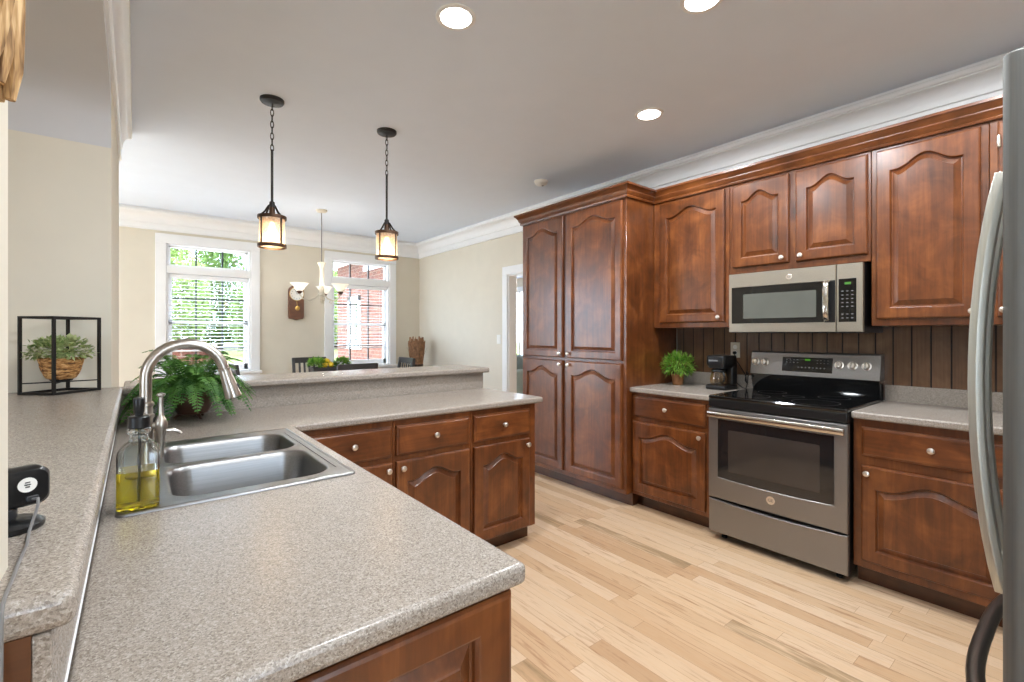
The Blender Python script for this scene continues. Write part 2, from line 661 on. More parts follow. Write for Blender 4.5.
def wall_with_holes(name, axis, p0, p1, a0, a1, z0, z1, holes, mat, label):
    """slab wall; axis 'x' = runs along x with thickness p0..p1 in y"""
    xs = sorted({a0, a1} | {h[0] for h in holes} | {h[1] for h in holes})
    zs = sorted({z0, z1} | {h[2] for h in holes} | {h[3] for h in holes})
    cells = set()
    for i in range(len(xs) - 1):
        for j in range(len(zs) - 1):
            cx, cz = (xs[i] + xs[i + 1]) / 2, (zs[j] + zs[j + 1]) / 2
            if not any(h[0] < cx < h[1] and h[2] < cz < h[3] for h in holes):
                cells.add((i, j))
    mb = MB()
    cache = {}

    def V(i, j, k):
        if (i, j, k) not in cache:
            p = (p0, p1)[k]
            cache[(i, j, k)] = mb.v((xs[i], p, zs[j]) if axis == 'x' else (p, xs[i], zs[j]))
        return cache[(i, j, k)]
    for (i, j) in cells:
        for k in (0, 1):
            mb.f([V(i, j, k), V(i + 1, j, k), V(i + 1, j + 1, k), V(i, j + 1, k)])
        for di, dj, e in ((-1, 0, ((i, j), (i, j + 1))), (1, 0, ((i + 1, j), (i + 1, j + 1))),
                          (0, -1, ((i, j), (i + 1, j))), (0, 1, ((i, j + 1), (i + 1, j + 1)))):
            if (i + di, j + dj) not in cells:
                (a, b), (c, d) = e
                mb.f([V(a, b, 0), V(c, d, 0), V(c, d, 1), V(a, b, 1)])
    o = mb.build(name, mat, smooth=False)
    return struct(o, label, 'wall')


DOOR = (3.75, 4.565, 0.0, 2.04)
wall_with_holes('wall_right', 'y', RW, RW + 0.12, NW, BW + 0.15, 0, CZ, [DOOR], M['wall'], 'cream wall behind the range and the dining corner')
# window rough openings: x0,x1,z0,z1
WIN = [(0.285, 1.165, 0.84, 2.385), (2.195, 3.065, 0.84, 2.385), (-3.7, -0.7, 0.3, 2.45)]  # the third opening is added out of view for more daylight
wall_with_holes('wall_back', 'x', BW, BW + 0.15, LW, RW, 0, CZ, WIN, M['wall'], 'cream dining wall with two tall windows')
# unseen walls, with openings added to bring in fill light
FRONT_FILL = [(0.0, 0.9, 0.7, 2.35), (2.1, 3.4, 0.1, 2.35)]
wall_with_holes('wall_front', 'x', NW - 0.15, NW, LW, RW, 0, CZ, FRONT_FILL, M['wall'], 'unseen cream wall with openings added for fill light')
LEFT_FILL = [(-1.9, -0.1, 0.4, 2.3), (3.4, 6.6, 0.15, 2.45)]
wall_with_holes('wall_left', 'y', LW - 0.15, LW, NW - 0.15, BW + 0.15, 0, CZ, LEFT_FILL, M['wall'], 'cream wall of the left room')
# pass-through wall: near jamb, half wall, header, end block
JX = -0.6
_pr = [(NW, 2.53), (1.6, 2.51), (2.2, 2.49), (2.5, 2.468), (2.72, 2.436), (2.85, 2.388), (2.905, 2.325), (2.9295, 2.197), (2.9295, CZ), (NW, CZ)]
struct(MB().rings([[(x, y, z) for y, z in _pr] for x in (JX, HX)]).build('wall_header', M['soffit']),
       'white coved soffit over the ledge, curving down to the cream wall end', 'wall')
struct(box('wall_pass_through', M['wall'], JX, HX, 2.93, 4.25, 0, CZ), 'cream wall end behind the black cage stand', 'wall')
struct(box('wall_left_room', M['wall'], LW, JX, 2.93, 3.08, 0, CZ), 'cream wall of the left room', 'wall')
struct(box('wall_near_jamb', M['wall'], -0.235, -0.1085, 0.665, 0.745, 1.067, 2.514), 'white jamb standing on the near end of the ledge', 'wall')
hw = struct(box('wall_half', M['wall'], JX + 0.06, -0.079, 0.655, 2.93, 0, 1.03), 'half wall under the ledge beside the sink', 'wall')
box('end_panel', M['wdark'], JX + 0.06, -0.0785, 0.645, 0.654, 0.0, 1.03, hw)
struct(box('wall_bar', M['trim'], -0.075, 2.035, 2.915, 3.05, 0, 1.03), 'white half wall under the bar top', 'wall')

# crown moulding
CP = [(0, 2.52), (0.022, 2.52), (0.026, 2.528), (0.018, 2.538), (0.018, 2.600), (0.032, 2.603), (0.034, 2.612)] + \
     [(0.034 + 0.072 * (1 - math.cos(PI / 2 * k / 7)), 2.612 + 0.082 * math.sin(PI / 2 * k / 7)) for k in range(1, 8)] + \
     [(0.106, 2.700), (0.124, 2.702), (0.131, 2.712), (0.131, 2.722), (0.124, 2.731), (0.112, 2.733), (0.112, 2.7495), (0, 2.7495)]
struct(MB().sweep([(RW, NW), (RW, BW), (LW, BW)], CP).build('trim_1', M['trim'], angle=25), 'white crown moulding round the kitchen and dining walls', 'crown moulding')
struct(MB().sweep([(HX - 0.1, 4.25), (HX, 4.25), (HX, NW)][::-1], [(-o * 0.55, z) for o, z in CP][::-1]).build('trim_2', M['trim'], angle=25),
       'white crown moulding on the pass-through header', 'crown moulding')
bb = [(0, 0), (0.016, 0), (0.016, 0.11), (0.008, 0.135), (0, 0.135)]
struct(MB().sweep([(RW, 4.67), (RW, BW), (LW, BW)], bb).build('baseboard_back', M['trim']), 'white baseboard along the dining walls', 'baseboard')


# ------------------------------------------------------------------ windows
def window(idx, x0, x1):
    z0, z1 = 0.84, 2.385
    tb, lt = 2.125, 2.03
    mb = MB()
    # casing on the room side: jambs, head, mullion bar, stool and apron
    cw = 0.105
    mb.box(x0 - cw, x0, BW - 0.022, BW, z0 - 0.1, z1 + 0.06)
    mb.box(x1, x1 + cw, BW - 0.022, BW, z0 - 0.1, z1 + 0.06)
    mb.box(x0 - cw, x1 + cw, BW - 0.026, BW, z1, z1 + 0.105)
    mb.box(x0 - cw - 0.02, x1 + cw + 0.02, BW - 0.06, BW + 0.06, z0 - 0.035, z0)
    mb.box(x0 - cw, x1 + cw, BW - 0.02, BW, z0 - 0.13, z0 - 0.035)
    # jamb lining
    mb.box(x0, x0 + 0.02, BW, BW + 0.15, z0, z1)
    mb.box(x1 - 0.02, x1, BW, BW + 0.15, z0, z1)
    mb.box(x0, x1, BW, BW + 0.15, z1 - 0.015, z1)
    mb.box(x0, x1, BW + 0.0, BW + 0.15, z0, z0 + 0.02)
    o = struct(mb.build('window_%d' % idx, M['trim'], bevel=0.004, seg=1),
               ['white framed window behind the faucet and fern', 'white framed window looking onto the brick wing'][idx - 1], 'window')
    box('transom_bar', M['trim'], x0, x1, BW - 0.02, BW + 0.12, lt, tb, o, 0.004)
    # transom sash
    m = MB()
    a, b, y = x0 + 0.02, x1 - 0.02, BW + 0.08
    for (p, q, r, t) in ((a, a + 0.025, tb, z1 - 0.015), (b - 0.025, b, tb, z1 - 0.015), (a, b, tb, tb + 0.022), (a, b, z1 - 0.037, z1 - 0.015)):
        m.box(p, q, y, y + 0.04, r, t)
    m.build('transom_sash', M['trim'], o)
    for k in (1, 2):
        xm = a + (b - a) * k / 3
        box('muntin', M['winblack'], xm - 0.009, xm + 0.009, y + 0.008, y + 0.03, tb + 0.02, z1 - 0.035, o)
    box('pane', M['glass'], a + 0.02, b - 0.02, y + 0.017, y + 0.021, tb + 0.015, z1 - 0.03, o)
    # lower double-hung sashes
    m = MB()
    zm = 1.455
    for (p, q, r, t) in ((a, a + 0.04, z0 + 0.02, lt), (b - 0.04, b, z0 + 0.02, lt), (a, b, z0 + 0.02, z0 + 0.085), (a, b, lt - 0.03, lt),
                         (a, b, zm - 0.02, zm + 0.02)):
        m.box(p, q, y, y + 0.045, r, t)
    m.build('sash', M['trim'], o)
    for k in (1, 2):
        xm = a + (b - a) * k / 3
        box('muntin', M['winblack'], xm - 0.008, xm + 0.008, y + 0.008, y + 0.035, z0 + 0.08, lt - 0.02, o)
    box('muntin', M['winblack'], a + 0.03, b - 0.03, y + 0.009, y + 0.034, 1.13, 1.146, o)
    box('muntin', M['winblack'], a + 0.03, b - 0.03, y + 0.009, y + 0.034, 1.735, 1.75, o)
    box('pane', M['glass'], a + 0.03, b - 0.03, y + 0.018, y + 0.022, z0 + 0.07, lt - 0.02, o)
    return o


window(1, 0.285, 1.165)
window(2, 2.195, 3.065)


def blind(x0, x1, label):
    top, bot = 2.022, 1.10
    o = thing('window_blind', label, 'blind', (0, 0, 0), 0, 'window blinds')
    a, b, y = x0 + 0.03, x1 - 0.03, BW + 0.035
    box('headrail', M['blind'], a, b, y - 0.025, y + 0.025, top - 0.045, top, o, 0.003)
    m = MB()
    z = top - 0.08
    while z > bot + 0.03:
        R = []
        for xx in (a, b):
            R.append([(xx, y - 0.023, z - 0.004), (xx, y, z + 0.0015), (xx, y + 0.023, z + 0.004),
                      (xx, y + 0.023, z + 0.001), (xx, y, z - 0.0015), (xx, y - 0.023, z - 0.007)])
        m.rings(R)
        z -= 0.044
    m.build('slats', M['blind'], o, smooth=False)
    box('bottom_rail', M['blind'], a, b, y - 0.024, y + 0.024, bot, bot + 0.018, o, 0.003)
    for xx in (a + 0.12, (a + b) / 2, b - 0.12):
        MB().tube([(xx, y - 0.027, bot + 0.01), (xx, y - 0.027, top - 0.03)], 0.0015, 5).build('cord', M['white'], o)
    return o


blind(0.285, 1.165, 'white slatted blind in the window behind the faucet and fern')
blind(2.195, 3.065, 'white slatted blind in the window facing the brick wing')

# glazing of the openings added out of view for fill light
for k, (x0, x1, z0, z1) in enumerate(FRONT_FILL):
    m = MB()
    for (p, q, r, t) in ((x0, x0 + 0.07, z0, z1), (x1 - 0.07, x1, z0, z1), (x0, x1, z1 - 0.07, z1), (x0, x1, z0, z0 + 0.1),
                         ((x0 + x1) / 2 - 0.04, (x0 + x1) / 2 + 0.04, z0, z1)):
        m.box(p, q, NW - 0.12, NW - 0.05, r, t)
    o = struct(m.build('window_%d' % (k + 3), M['trim']), 'white framed opening added out of view for fill light', 'window')
    box('pane', M['glass'], x0 + 0.05, x1 - 0.05, NW - 0.09, NW - 0.085, z0 + 0.05, z1 - 0.05, o)
for k, (y0, y1, z0, z1) in enumerate(LEFT_FILL):
    m = MB()
    for (p, q, r, t) in ((y0, y0 + 0.06, z0, z1), (y1 - 0.06, y1, z0, z1), (y0, y1, z1 - 0.06, z1), (y0, y1, z0, z0 + 0.06),
                         ((y0 + y1) / 2 - 0.03, (y0 + y1) / 2 + 0.03, z0, z1)):
        m.box(LW - 0.12, LW - 0.05, p, q, r, t)
    o = struct(m.build('window_%d' % (k + 5), M['trim']), 'white framed left side window added out of view for fill light', 'window')
    box('pane', M['glass'], LW - 0.09, LW - 0.085, y0 + 0.05, y1 - 0.05, z0 + 0.05, z1 - 0.05, o)

x0, x1, z0, z1 = WIN[2]  # unseen dining window, added to brighten the dining end
m = MB()
for (p, q, r, t) in ((x0, x0 + 0.06, z0, z1), (x1 - 0.06, x1, z0, z1), (x0, x1, z1 - 0.06, z1), (x0, x1, z0, z0 + 0.06), (-2.24, -2.16, z0, z1)):
    m.box(p, q, BW + 0.03, BW + 0.12, r, t)
o = struct(m.build('window_8', M['trim']), 'wide white framed dining window added out of view for daylight', 'window')
box('pane', M['glass'], x0 + 0.05, x1 - 0.05, BW + 0.07, BW + 0.075, z0 + 0.05, z1 - 0.05, o)

# portals help the sky find its way in
for (cx, cy, cz, sx, sz, d) in [((x0 + x1) / 2, NW - 0.16, (z0 + z1) / 2, x1 - x0, z1 - z0, (0, 1, 0)) for x0, x1, z0, z1 in FRONT_FILL] + \
        [(LW - 0.16, (y0 + y1) / 2, (z0 + z1) / 2, y1 - y0, z1 - z0, (1, 0, 0)) for y0, y1, z0, z1 in LEFT_FILL] + \
        [((x0 + x1) / 2, BW + 0.16, (z0 + z1) / 2, x1 - x0, z1 - z0, (0, -1, 0)) for x0, x1, z0, z1 in WIN]:
    ld = bpy.data.lights.new('sky_portal', 'AREA')
    ld.shape = 'RECTANGLE'
    ld.size, ld.size_y = sx, sz
    ld.cycles.is_portal = True
    lo = bpy.data.objects.new('sky_portal', ld)
    COL.objects.link(lo)
    lo.location = (cx, cy, cz)
    lo.rotation_euler = Vector(d).to_track_quat('-Z', 'Y').to_euler()

# ------------------------------------------------------------------ doorway and the room beyond it
m = MB()
y0, y1 = DOOR[0], DOOR[1]
for (p, q, r, t) in ((y1, y1 + 0.095, 0, 2.04), (y0 - 0.095, y0, 0, 2.04), (y0 - 0.095, y1 + 0.095, 2.04, 2.14)):
    m.box(RW - 0.02, RW, p, q, r, t)
    m.box(RW + 0.12, RW + 0.14, p, q, r, t)
m.box(RW - 0.001, RW + 0.121, y1 - 0.018, y1, 0, 2.04)
m.box(RW - 0.001, RW + 0.121, y0, y0 + 0.018, 0, 2.04)
m.box(RW - 0.001, RW + 0.121, y0, y1, 2.022, 2.04)
struct(m.build('door_1', M['trim'], bevel=0.004, seg=1), 'white cased doorway beside the tall pantry cabinet', 'doorway')
struct(box('floor_far_room', M['floor'], RW + 0.12, 7.2, 3.0, 9.6, -0.1, 0.0))
struct(box('ceiling_far_room', M['ceil'], RW + 0.12, 7.2, 3.0, 9.6, 2.6, 2.7))
wall_with_holes('wall_far_room', 'y', 7.0, 7.12, 3.0, 9.6, 0, 2.6, [(7.6, 9.3, 0.7, 2.3)], M['wall'], 'wall of the room beyond the doorway')
struct(box('wall_far_room_end', M['wall'], RW + 0.32, 7.12, 9.5, 9.6, 0, 2.6))
struct(box('wall_far_room_near', M['wall'], RW + 0.12, 7.12, 3.0, 3.1, 0, 2.6))
m = MB()
for (p, q, r, t) in ((7.5, 7.62, 0.62, 2.4), (9.28, 9.4, 0.62, 2.4), (7.5, 9.4, 2.28, 2.4), (7.5, 9.4, 0.62, 0.72), (8.42, 8.48, 0.7, 2.3)):
    m.box(6.97, 7.08, p, q, r, t)
o = struct(m.build('window_7', M['trim']), 'bright window of the room beyond the doorway', 'window')
box('pane', M['glass'], 7.04, 7.045, 7.6, 9.3, 0.7, 2.3, o)
ld = bpy.data.lights.new('far_room_fill', 'POINT')  # added fill light with no fixture, brightens the room beyond
ld.energy = 60
ld.shadow_soft_size = 0.2
lo = bpy.data.objects.new('far_room_fill', ld)
COL.objects.link(lo)
lo.location = (5.2, 5.5, 2.3)
o = thing('armchair', 'grey armchair seen through the cased doorway beside the pantry', 'armchair', (6.2, 7.7, 0), -PI / 2)
box('seat', M['fabric'], -0.36, 0.36, -0.33, 0.3, 0.1, 0.42, o, 0.05, seg=3)
box('backrest', M['fabric'], -0.42, 0.42, 0.2, 0.42, 0.1, 0.85, o, 0.06, seg=3)
for sx in (-1, 1):
    box('arm', M['fabric'], sx * 0.36, sx * 0.48, -0.34, 0.3, 0.1, 0.6, o, 0.04, seg=3)
for sx in (-1, 1):
    for sy in (-0.28, 0.34):
        box('leg', M['table'], sx * 0.38 - 0.02, sx * 0.38 + 0.02, sy - 0.02, sy + 0.02, 0, 0.11, o)

# light switch and outlet plates
o = thing('light_switch', 'white light switch plate beside the doorway casing', 'switch', (RW, 4.75, 1.245), -PI / 2)
box('plate', M['white'], -0.037, 0.037, -0.007, 0.0, -0.057, 0.057, o, 0.003)
box('rocker', M['white'], -0.016, 0.016, -0.011, -0.006, -0.03, 0.03, o, 0.002)

# ------------------------------------------------------------------ cabinet doors, drawers, knobs
def outline(x0, x1, z0, z1, arch, ins, nt=28, ns=6, nb=8):
    """closed ring of an arched panel opening, counter-clockwise seen from the front, inset by ins"""
    a, b, c, d = x0 + ins, x1 - ins, z0 + ins, z1 - ins
    P = []
    for k in range(nb):
        P.append((a + (b - a) * k / nb, c))
    mid, half = (x0 + x1) / 2, (x1 - x0) / 2

    def top(x):
        u = min(1.0, abs(x - mid) / (half * 0.86))
        return d - arch + arch * (0.5 + 0.5 * math.cos(PI * u)) ** 1.15
    for k in range(ns):
        P.append((b, c + (top(b) - c) * k / ns))
    for k in range(nt):
        x = b + (a - b) * k / nt
        P.append((x, top(x)))
    for k in range(ns):
        P.append((a, top(a) + (c - top(a)) * k / ns))
    return P


def rect_ring(x0, x1, z0, z1, ins, nt=28, ns=6, nb=8):
    return outline(x0, x1, z0, z1, 0.0, ins, nt, ns, nb)


def door_mesh(w, h, arch=0.055, th=0.02, stile=0.058, mat=None, rail_top=None):
    """raised-panel door, lower left corner at the origin, front towards -y"""
    m = MB(mat)
    rt = rail_top if rail_top is not None else stile
    R = []

    def add(ring, y):
        R.append([(x, y, z) for x, z in ring])
    add(rect_ring(0, w, 0, h, 0), 0)
    add(rect_ring(0, w, 0, h, 0), -(th - 0.007))
    add(rect_ring(0, w, 0, h, 0.0035), -(th - 0.002))
    add(rect_ring(0, w, 0, h, 0.009), -th)
    o = (stile, w - stile, stile, h - rt, arch)
    add(outline(*o, 0.0), -th)
    add(outline(*o, 0.003), -(th - 0.001))
    add(outline(*o, 0.007), -(th - 0.008))
    add(outline(*o, 0.009), -(th - 0.0145))
    add(outline(*o, 0.014), -(th - 0.015))
    add(outline(*o, 0.038), -(th - 0.004))
    add(outline(*o, 0.040), -(th - 0.0015))
    m.rings(R)
    return m


def drawer_mesh(w, h, th=0.02):
    m = MB()
    R = []
    for ins, y in ((0, 0), (0, -0.010), (0.004, -0.014), (0.010, -0.016), (0.013, -0.0195), (0.018, -0.02)):
        R.append([(x, y, z) for x, z in ((ins, ins), (w - ins, ins), (w - ins, h - ins), (ins, h - ins))])
    m.rings(R)
    return m


def knob_on(par, x, z, y=-0.02):
    m = MB()
    m.lathe([(0.007, 0), (0.006, 0.004), (0.005, 0.010), (0.008, 0.014), (0.0145, 0.018), (0.0155, 0.022), (0.013, 0.026), (0.006, 0.0285)],
            (x, y, z), (0, -1, 0), 14)
    return m.build('knob', M['knob'], par)


def cabinet(name, label, cat, loc, rotz, w, d, z0, z1, fronts, toe=True, group=None):
    o = thing(name, label, cat, loc, rotz, group)
    zb = z0 + (0.10 if toe else 0)
    box('carcass', M['wz'], 0, w, 0, d, zb, z1, o, 0.002, seg=1)
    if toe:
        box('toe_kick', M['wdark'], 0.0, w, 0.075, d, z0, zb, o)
    for fr in fronts:
        if fr[0] == 'door':
            _, x0, x1, a, b, arch, kx, kz = fr
            dm = door_mesh(x1 - x0, b - a, arch).build('door', M['wz'], o, loc=(x0, -0.0005, a), smooth=False)
        else:
            _, x0, x1, a, b, kx, kz = fr
            dm = drawer_mesh(x1 - x0, b - a).build('drawer', M['wx'], o, loc=(x0, -0.0005, a), smooth=False)
        if kx is not None:
            knob_on(dm, kx - x0, kz - a)
    return o


RZ = -PI / 2
# tall pantry
cabinet('pantry_cabinet', 'tall cherry pantry cabinet with four arched doors reaching the ceiling trim', 'cabinet', (2.90, 3.47, 0), RZ, 1.22, 0.675, 0, 2.36,
        [('door', 0.022, 0.556, 1.112, 2.335, 0.06, 0.528, 1.148), ('door', 0.602, 1.188, 1.112, 2.335, 0.06, 0.632, 1.148),
         ('door', 0.022, 0.556, 0.138, 1.088, 0.06, 0.528, 1.052), ('door', 0.602, 1.188, 0.138, 1.088, 0.06, 0.632, 1.052)])
# base cabinets either side of the range
cabinet('base_cabinet', 'cherry base cabinet between the pantry and the range', 'cabinet', (2.97, 2.247, 0), RZ, 0.645, 0.60, 0, 0.876,
        [('drawer', 0.012, 0.60, 0.692, 0.848, 0.305, 0.775), ('door', 0.012, 0.60, 0.132, 0.658, 0.055, 0.565, 0.622)], group='base cabinets')
cabinet('base_cabinet', 'wide cherry base cabinet between the range and the refrigerator', 'cabinet', (2.97, 0.826, 0), RZ, 0.62, 0.60, 0, 0.876,
        [('drawer', 0.038, 0.598, 0.687, 0.836, 0.318, 0.765), ('door', 0.038, 0.598, 0.142, 0.637, 0.055, 0.066, 0.60)], group='base cabinets')
cabinet('base_cabinet', 'cherry base cabinet in the corner behind the refrigerator', 'cabinet', (2.97, 0.205, 0), RZ, 0.80, 0.60, 0, 0.876,
        [('drawer', 0.03, 0.77, 0.687, 0.836, 0.4, 0.765), ('door', 0.03, 0.77, 0.142, 0.637, 0.055, 0.06, 0.60)], group='base cabinets')
# wall cabinets
cabinet('wall_mounted_cabinet', 'cherry upper cabinet with one arched door next to the pantry', 'cabinet', (3.25, 2.247, 0), RZ, 0.615, 0.325, 1.364, 2.36,
        [('door', 0.06, 0.585, 1.402, 2.335, 0.06, 0.548, 1.436)], toe=False, group='upper cabinets')
cabinet('wall_mounted_cabinet', 'short two-door cherry upper cabinet above the microwave', 'cabinet', (3.25, 1.63, 0), RZ, 0.81, 0.325, 1.73, 2.36,
        [('door', 0.024, 0.385, 1.772, 2.335, 0.055, 0.35, 1.805), ('door', 0.425, 0.796, 1.772, 2.335, 0.055, 0.458, 1.805)], toe=False, group='upper cabinets')
cabinet('wall_mounted_cabinet', 'cherry upper cabinet with one arched door between microwave and refrigerator', 'cabinet', (3.25, 0.818, 0), RZ, 0.47, 0.325, 1.364, 2.36,
        [('door', 0.026, 0.443, 1.402, 2.335, 0.06, 0.415, 1.432)], toe=False, group='upper cabinets')
oc = cabinet('wall_mounted_cabinet', 'cherry upper cabinet mostly hidden behind the refrigerator handle', 'cabinet', (3.25, 0.346, 0), RZ, 0.90, 0.325, 1.364, 2.36,
             [('door', 0.028, 0.435, 1.402, 2.335, 0.06, 0.05, 1.435), ('door', 0.465, 0.872, 1.402, 2.335, 0.06, 0.842, 1.435)], toe=False, group='upper cabinets')
for z in (2.24,):
    MB().lathe([(0.006, -0.028), (0.0075, -0.024), (0.0075, 0.024), (0.006, 0.028)], (0.034, -0.026, z), (0, 0, 1), 10).build('hinge', M['knob'], oc)
# wood crown over the wall cabinets and pantry
WP = [(0.004, 2.352), (-0.014, 2.352), (-0.017, 2.362), (-0.013, 2.368), (-0.024, 2.382), (-0.030, 2.396), (-0.030, 2.402), (-0.046, 2.424), (-0.058, 2.432),
      (-0.058, 2.446), (0.004, 2.446)]
tag(MB().sweep([(3.247, -0.553), (3.247, 2.2475), (2.897, 2.2475), (2.897, 3.473), (3.57, 3.473)], [(-o, z) for o, z in WP][::-1]).build('crown_moulding', M['wy'], angle=22),
    'cherry crown moulding along the tops of the pantry and upper cabinets', 'crown moulding')

# ------------------------------------------------------------------ peninsula and sink run cabinets (face the aisle)
cabinet('peninsula_cabinet', 'cherry peninsula cabinet in the inner corner, half hidden by the sink counter', 'cabinet', (0.518, 2.27, 0), 0, 0.512, 0.60, 0, 0.876,
        [('drawer', 0.102, 0.503, 0.692, 0.848, 0.302, 0.775), ('door', 0.102, 0.503, 0.112, 0.664, 0.05, 0.477, 0.628)], group='peninsula cabinets')
cabinet('peninsula_cabinet', 'cherry peninsula cabinet in the middle, knob on the left of its door', 'cabinet', (1.032, 2.27, 0), 0, 0.474, 0.60, 0, 0.876,
        [('drawer', 0.012, 0.457, 0.692, 0.848, 0.235, 0.775), ('door', 0.012, 0.457, 0.112, 0.664, 0.05, 0.042, 0.628)], group='peninsula cabinets')
pc = cabinet('peninsula_cabinet', 'cherry peninsula cabinet at the free end, beside the walkway', 'cabinet', (1.508, 2.27, 0), 0, 0.492, 0.60, 0, 0.876,
             [('drawer', 0.014, 0.436, 0.692, 0.848, 0.225, 0.775), ('door', 0.014, 0.436, 0.112, 0.664, 0.05, 0.408, 0.628)], group='peninsula cabinets')
sc_ = cabinet('sink_cabinet', 'cherry sink cabinet run under the near counter with a raised end panel', 'cabinet', (0.515, 0.662, 0), PI / 2, 1.60, 0.575, 0, 0.70,
              [], group=None)
for i in range(3):
    x0 = 0.03 + i * 0.52
    dm = door_mesh(0.49, 0.52, 0.05).build('door', M['wz'], sc_, loc=(x0, -0.0005, 0.132), smooth=False)
    knob_on(dm, 0.45 if i != 1 else 0.04, 0.48)
    dm = drawer_mesh(0.49, 0.155).build('drawer', M['wx'], sc_, loc=(x0, -0.0005, 0.692), smooth=False)
    knob_on(dm, 0.245, 0.08)
# face rail and rails that carry the counter round the bowls
m = MB()
m.box(0, 1.60, 0, 0.02, 0.70, 0.876)
m.box(0, 0.02, 0.02, 0.575, 0.70, 0.876)
m.box(0, 1.60, 0.557, 0.575, 0.70, 0.876)
m.build('face_rail', M['wx'], sc_)
# raised end panel facing the camera (local: y runs to world -x)
mt = Matrix.Translation((-0.0005, 0.575, 0.11)) @ Matrix.Rotation(-PI / 2, 4, 'Z')
door_mesh(0.575, 0.762, 0.0, mat=mt, stile=0.068, rail_top=0.05).build('end_panel', M['wz'], sc_, smooth=False)


# ------------------------------------------------------------------ counters
def cell_slab(name, xs, ys, cells, z0, z1, mat, parent=None, bevel=0.011, seg=3):
    m = MB()
    cache = {}

    def V(i, j, k):
        if (i, j, k) not in cache:
            cache[(i, j, k)] = m.v((xs[i], ys[j], (z0, z1)[k]))
        return cache[(i, j, k)]
    cells = set(cells)
    for (i, j) in cells:
        for k in (0, 1):
            m.f([V(i, j, k), V(i + 1, j, k), V(i + 1, j + 1, k), V(i, j + 1, k)])
        for di, dj, e in ((-1, 0, ((i, j), (i, j + 1))), (1, 0, ((i + 1, j), (i + 1, j + 1))),
                          (0, -1, ((i, j), (i + 1, j))), (0, 1, ((i, j + 1), (i + 1, j + 1)))):
            if (i + di, j + dj) not in cells:
                (a, b), (c, d) = e
                m.f([V(a, b, 0), V(c, d, 0), V(c, d, 1), V(a, b, 1)])
    return m.build(name, mat, parent, bevel, seg, angle=50)


CT0, CT1 = 0.877, 0.914
SX0, SX1, SY0, SY1 = -0.036, 0.504, 1.352, 2.168      # sink rim
o = thing('kitchen_counter', 'speckled beige counter holding the sink and wrapping onto the peninsula', 'counter', (0, 0, 0))
xs = [-0.064, SX0 + 0.016, SX1 - 0.016, 0.545, 2.046]
ys = [0.638, SY0 + 0.016, SY1 - 0.016, 2.242, 2.895]
cells = [(i, j) for i in range(3) for j in range(4) if not (i == 1 and j == 1)] + [(3, 3)]
cell_slab('worktop', xs, ys, cells, CT0, CT1, M['lam'], o)
m = MB()
m.box(-0.0635, 2.035, 2.896, 2.914, CT1 - 0.01, 1.029)
m.build('bar_backsplash', M['lam'], o, 0.002)
box('ledge_backsplash', M['lam'], -0.0785, -0.0645, 0.645, 2.895, CT1 - 0.03, 1.029, o, 0.002)
box('caulk_line', M['trim'], -0.0644, -0.0622, 0.64, 2.89, CT1 + 0.0003, CT1 + 0.0025, o)

o = thing('bar_top', 'speckled raised bar top above the sink, running from the ledge to the peninsula end', 'counter', (0, 0, 0))
xs = [JX + 0.01, -0.046, 2.066]
ys = [0.637, 2.852, 2.925, 3.27]
cells = [(0, 0), (0, 1), (1, 1), (1, 2)]
cell_slab('worktop', xs, ys, cells, 1.0305, 1.067, M['lam'], o)

o = thing('range_counter', 'short speckled counter between the pantry and the range', 'counter', (0, 0, 0))
box('worktop', M['lam'], 2.932, 3.573, 1.60, 2.2465, CT0, CT1, o, 0.009, seg=3)
box('backsplash', M['lam'], 3.553, 3.573, 1.60, 2.2465, CT1 - 0.005, 1.01, o, 0.003)
o = thing('range_counter', 'speckled counter between the range and the refrigerator', 'counter', (0, 0, 0))
box('worktop', M['lam'], 2.932, 3.573, -0.60, 0.8275, CT0, CT1, o, 0.009, seg=3)
box('backsplash', M['lam'], 3.553, 3.573, -0.60, 0.8275, CT1 - 0.005, 1.01, o, 0.003)

# stained boards behind the range
m = MB()
g = MB()
y = -0.60
g.box(3.5755, 3.579, -0.60, 2.246, CT1, 1.75)
while y < 2.24:
    e = min(y + 0.087, 2.246)
    m.box(3.5725, 3.5754, y + 0.004, e - 0.004, CT1 + 0.001, 1.749)
    y += 0.087
pn = struct(m.build('trim_3', M['wpan']), 'dark stained vertical boards behind the range', 'wall boards')
g.build('grooves', M['groove'], pn)  # dark backing sheet that shows as lines between the boards


# ------------------------------------------------------------------ sink
def rrect(x0, x1, y0, y1, r, n=7):
    P = []
    for cx, cy, a in ((x1 - r, y0 + r, -PI / 2), (x1 - r, y1 - r, 0), (x0 + r, y1 - r, PI / 2), (x0 + r, y0 + r, PI)):
        for k in range(n + 1):
            t = a + PI / 2 * k / n
            P.append((cx + r * math.cos(t), cy + r * math.sin(t)))
    return P


o = thing('kitchen_sink', 'double bowl stainless drop-in sink in the speckled counter', 'sink', (0, 0, 0))
zt = 0.9185
ym = 1.772


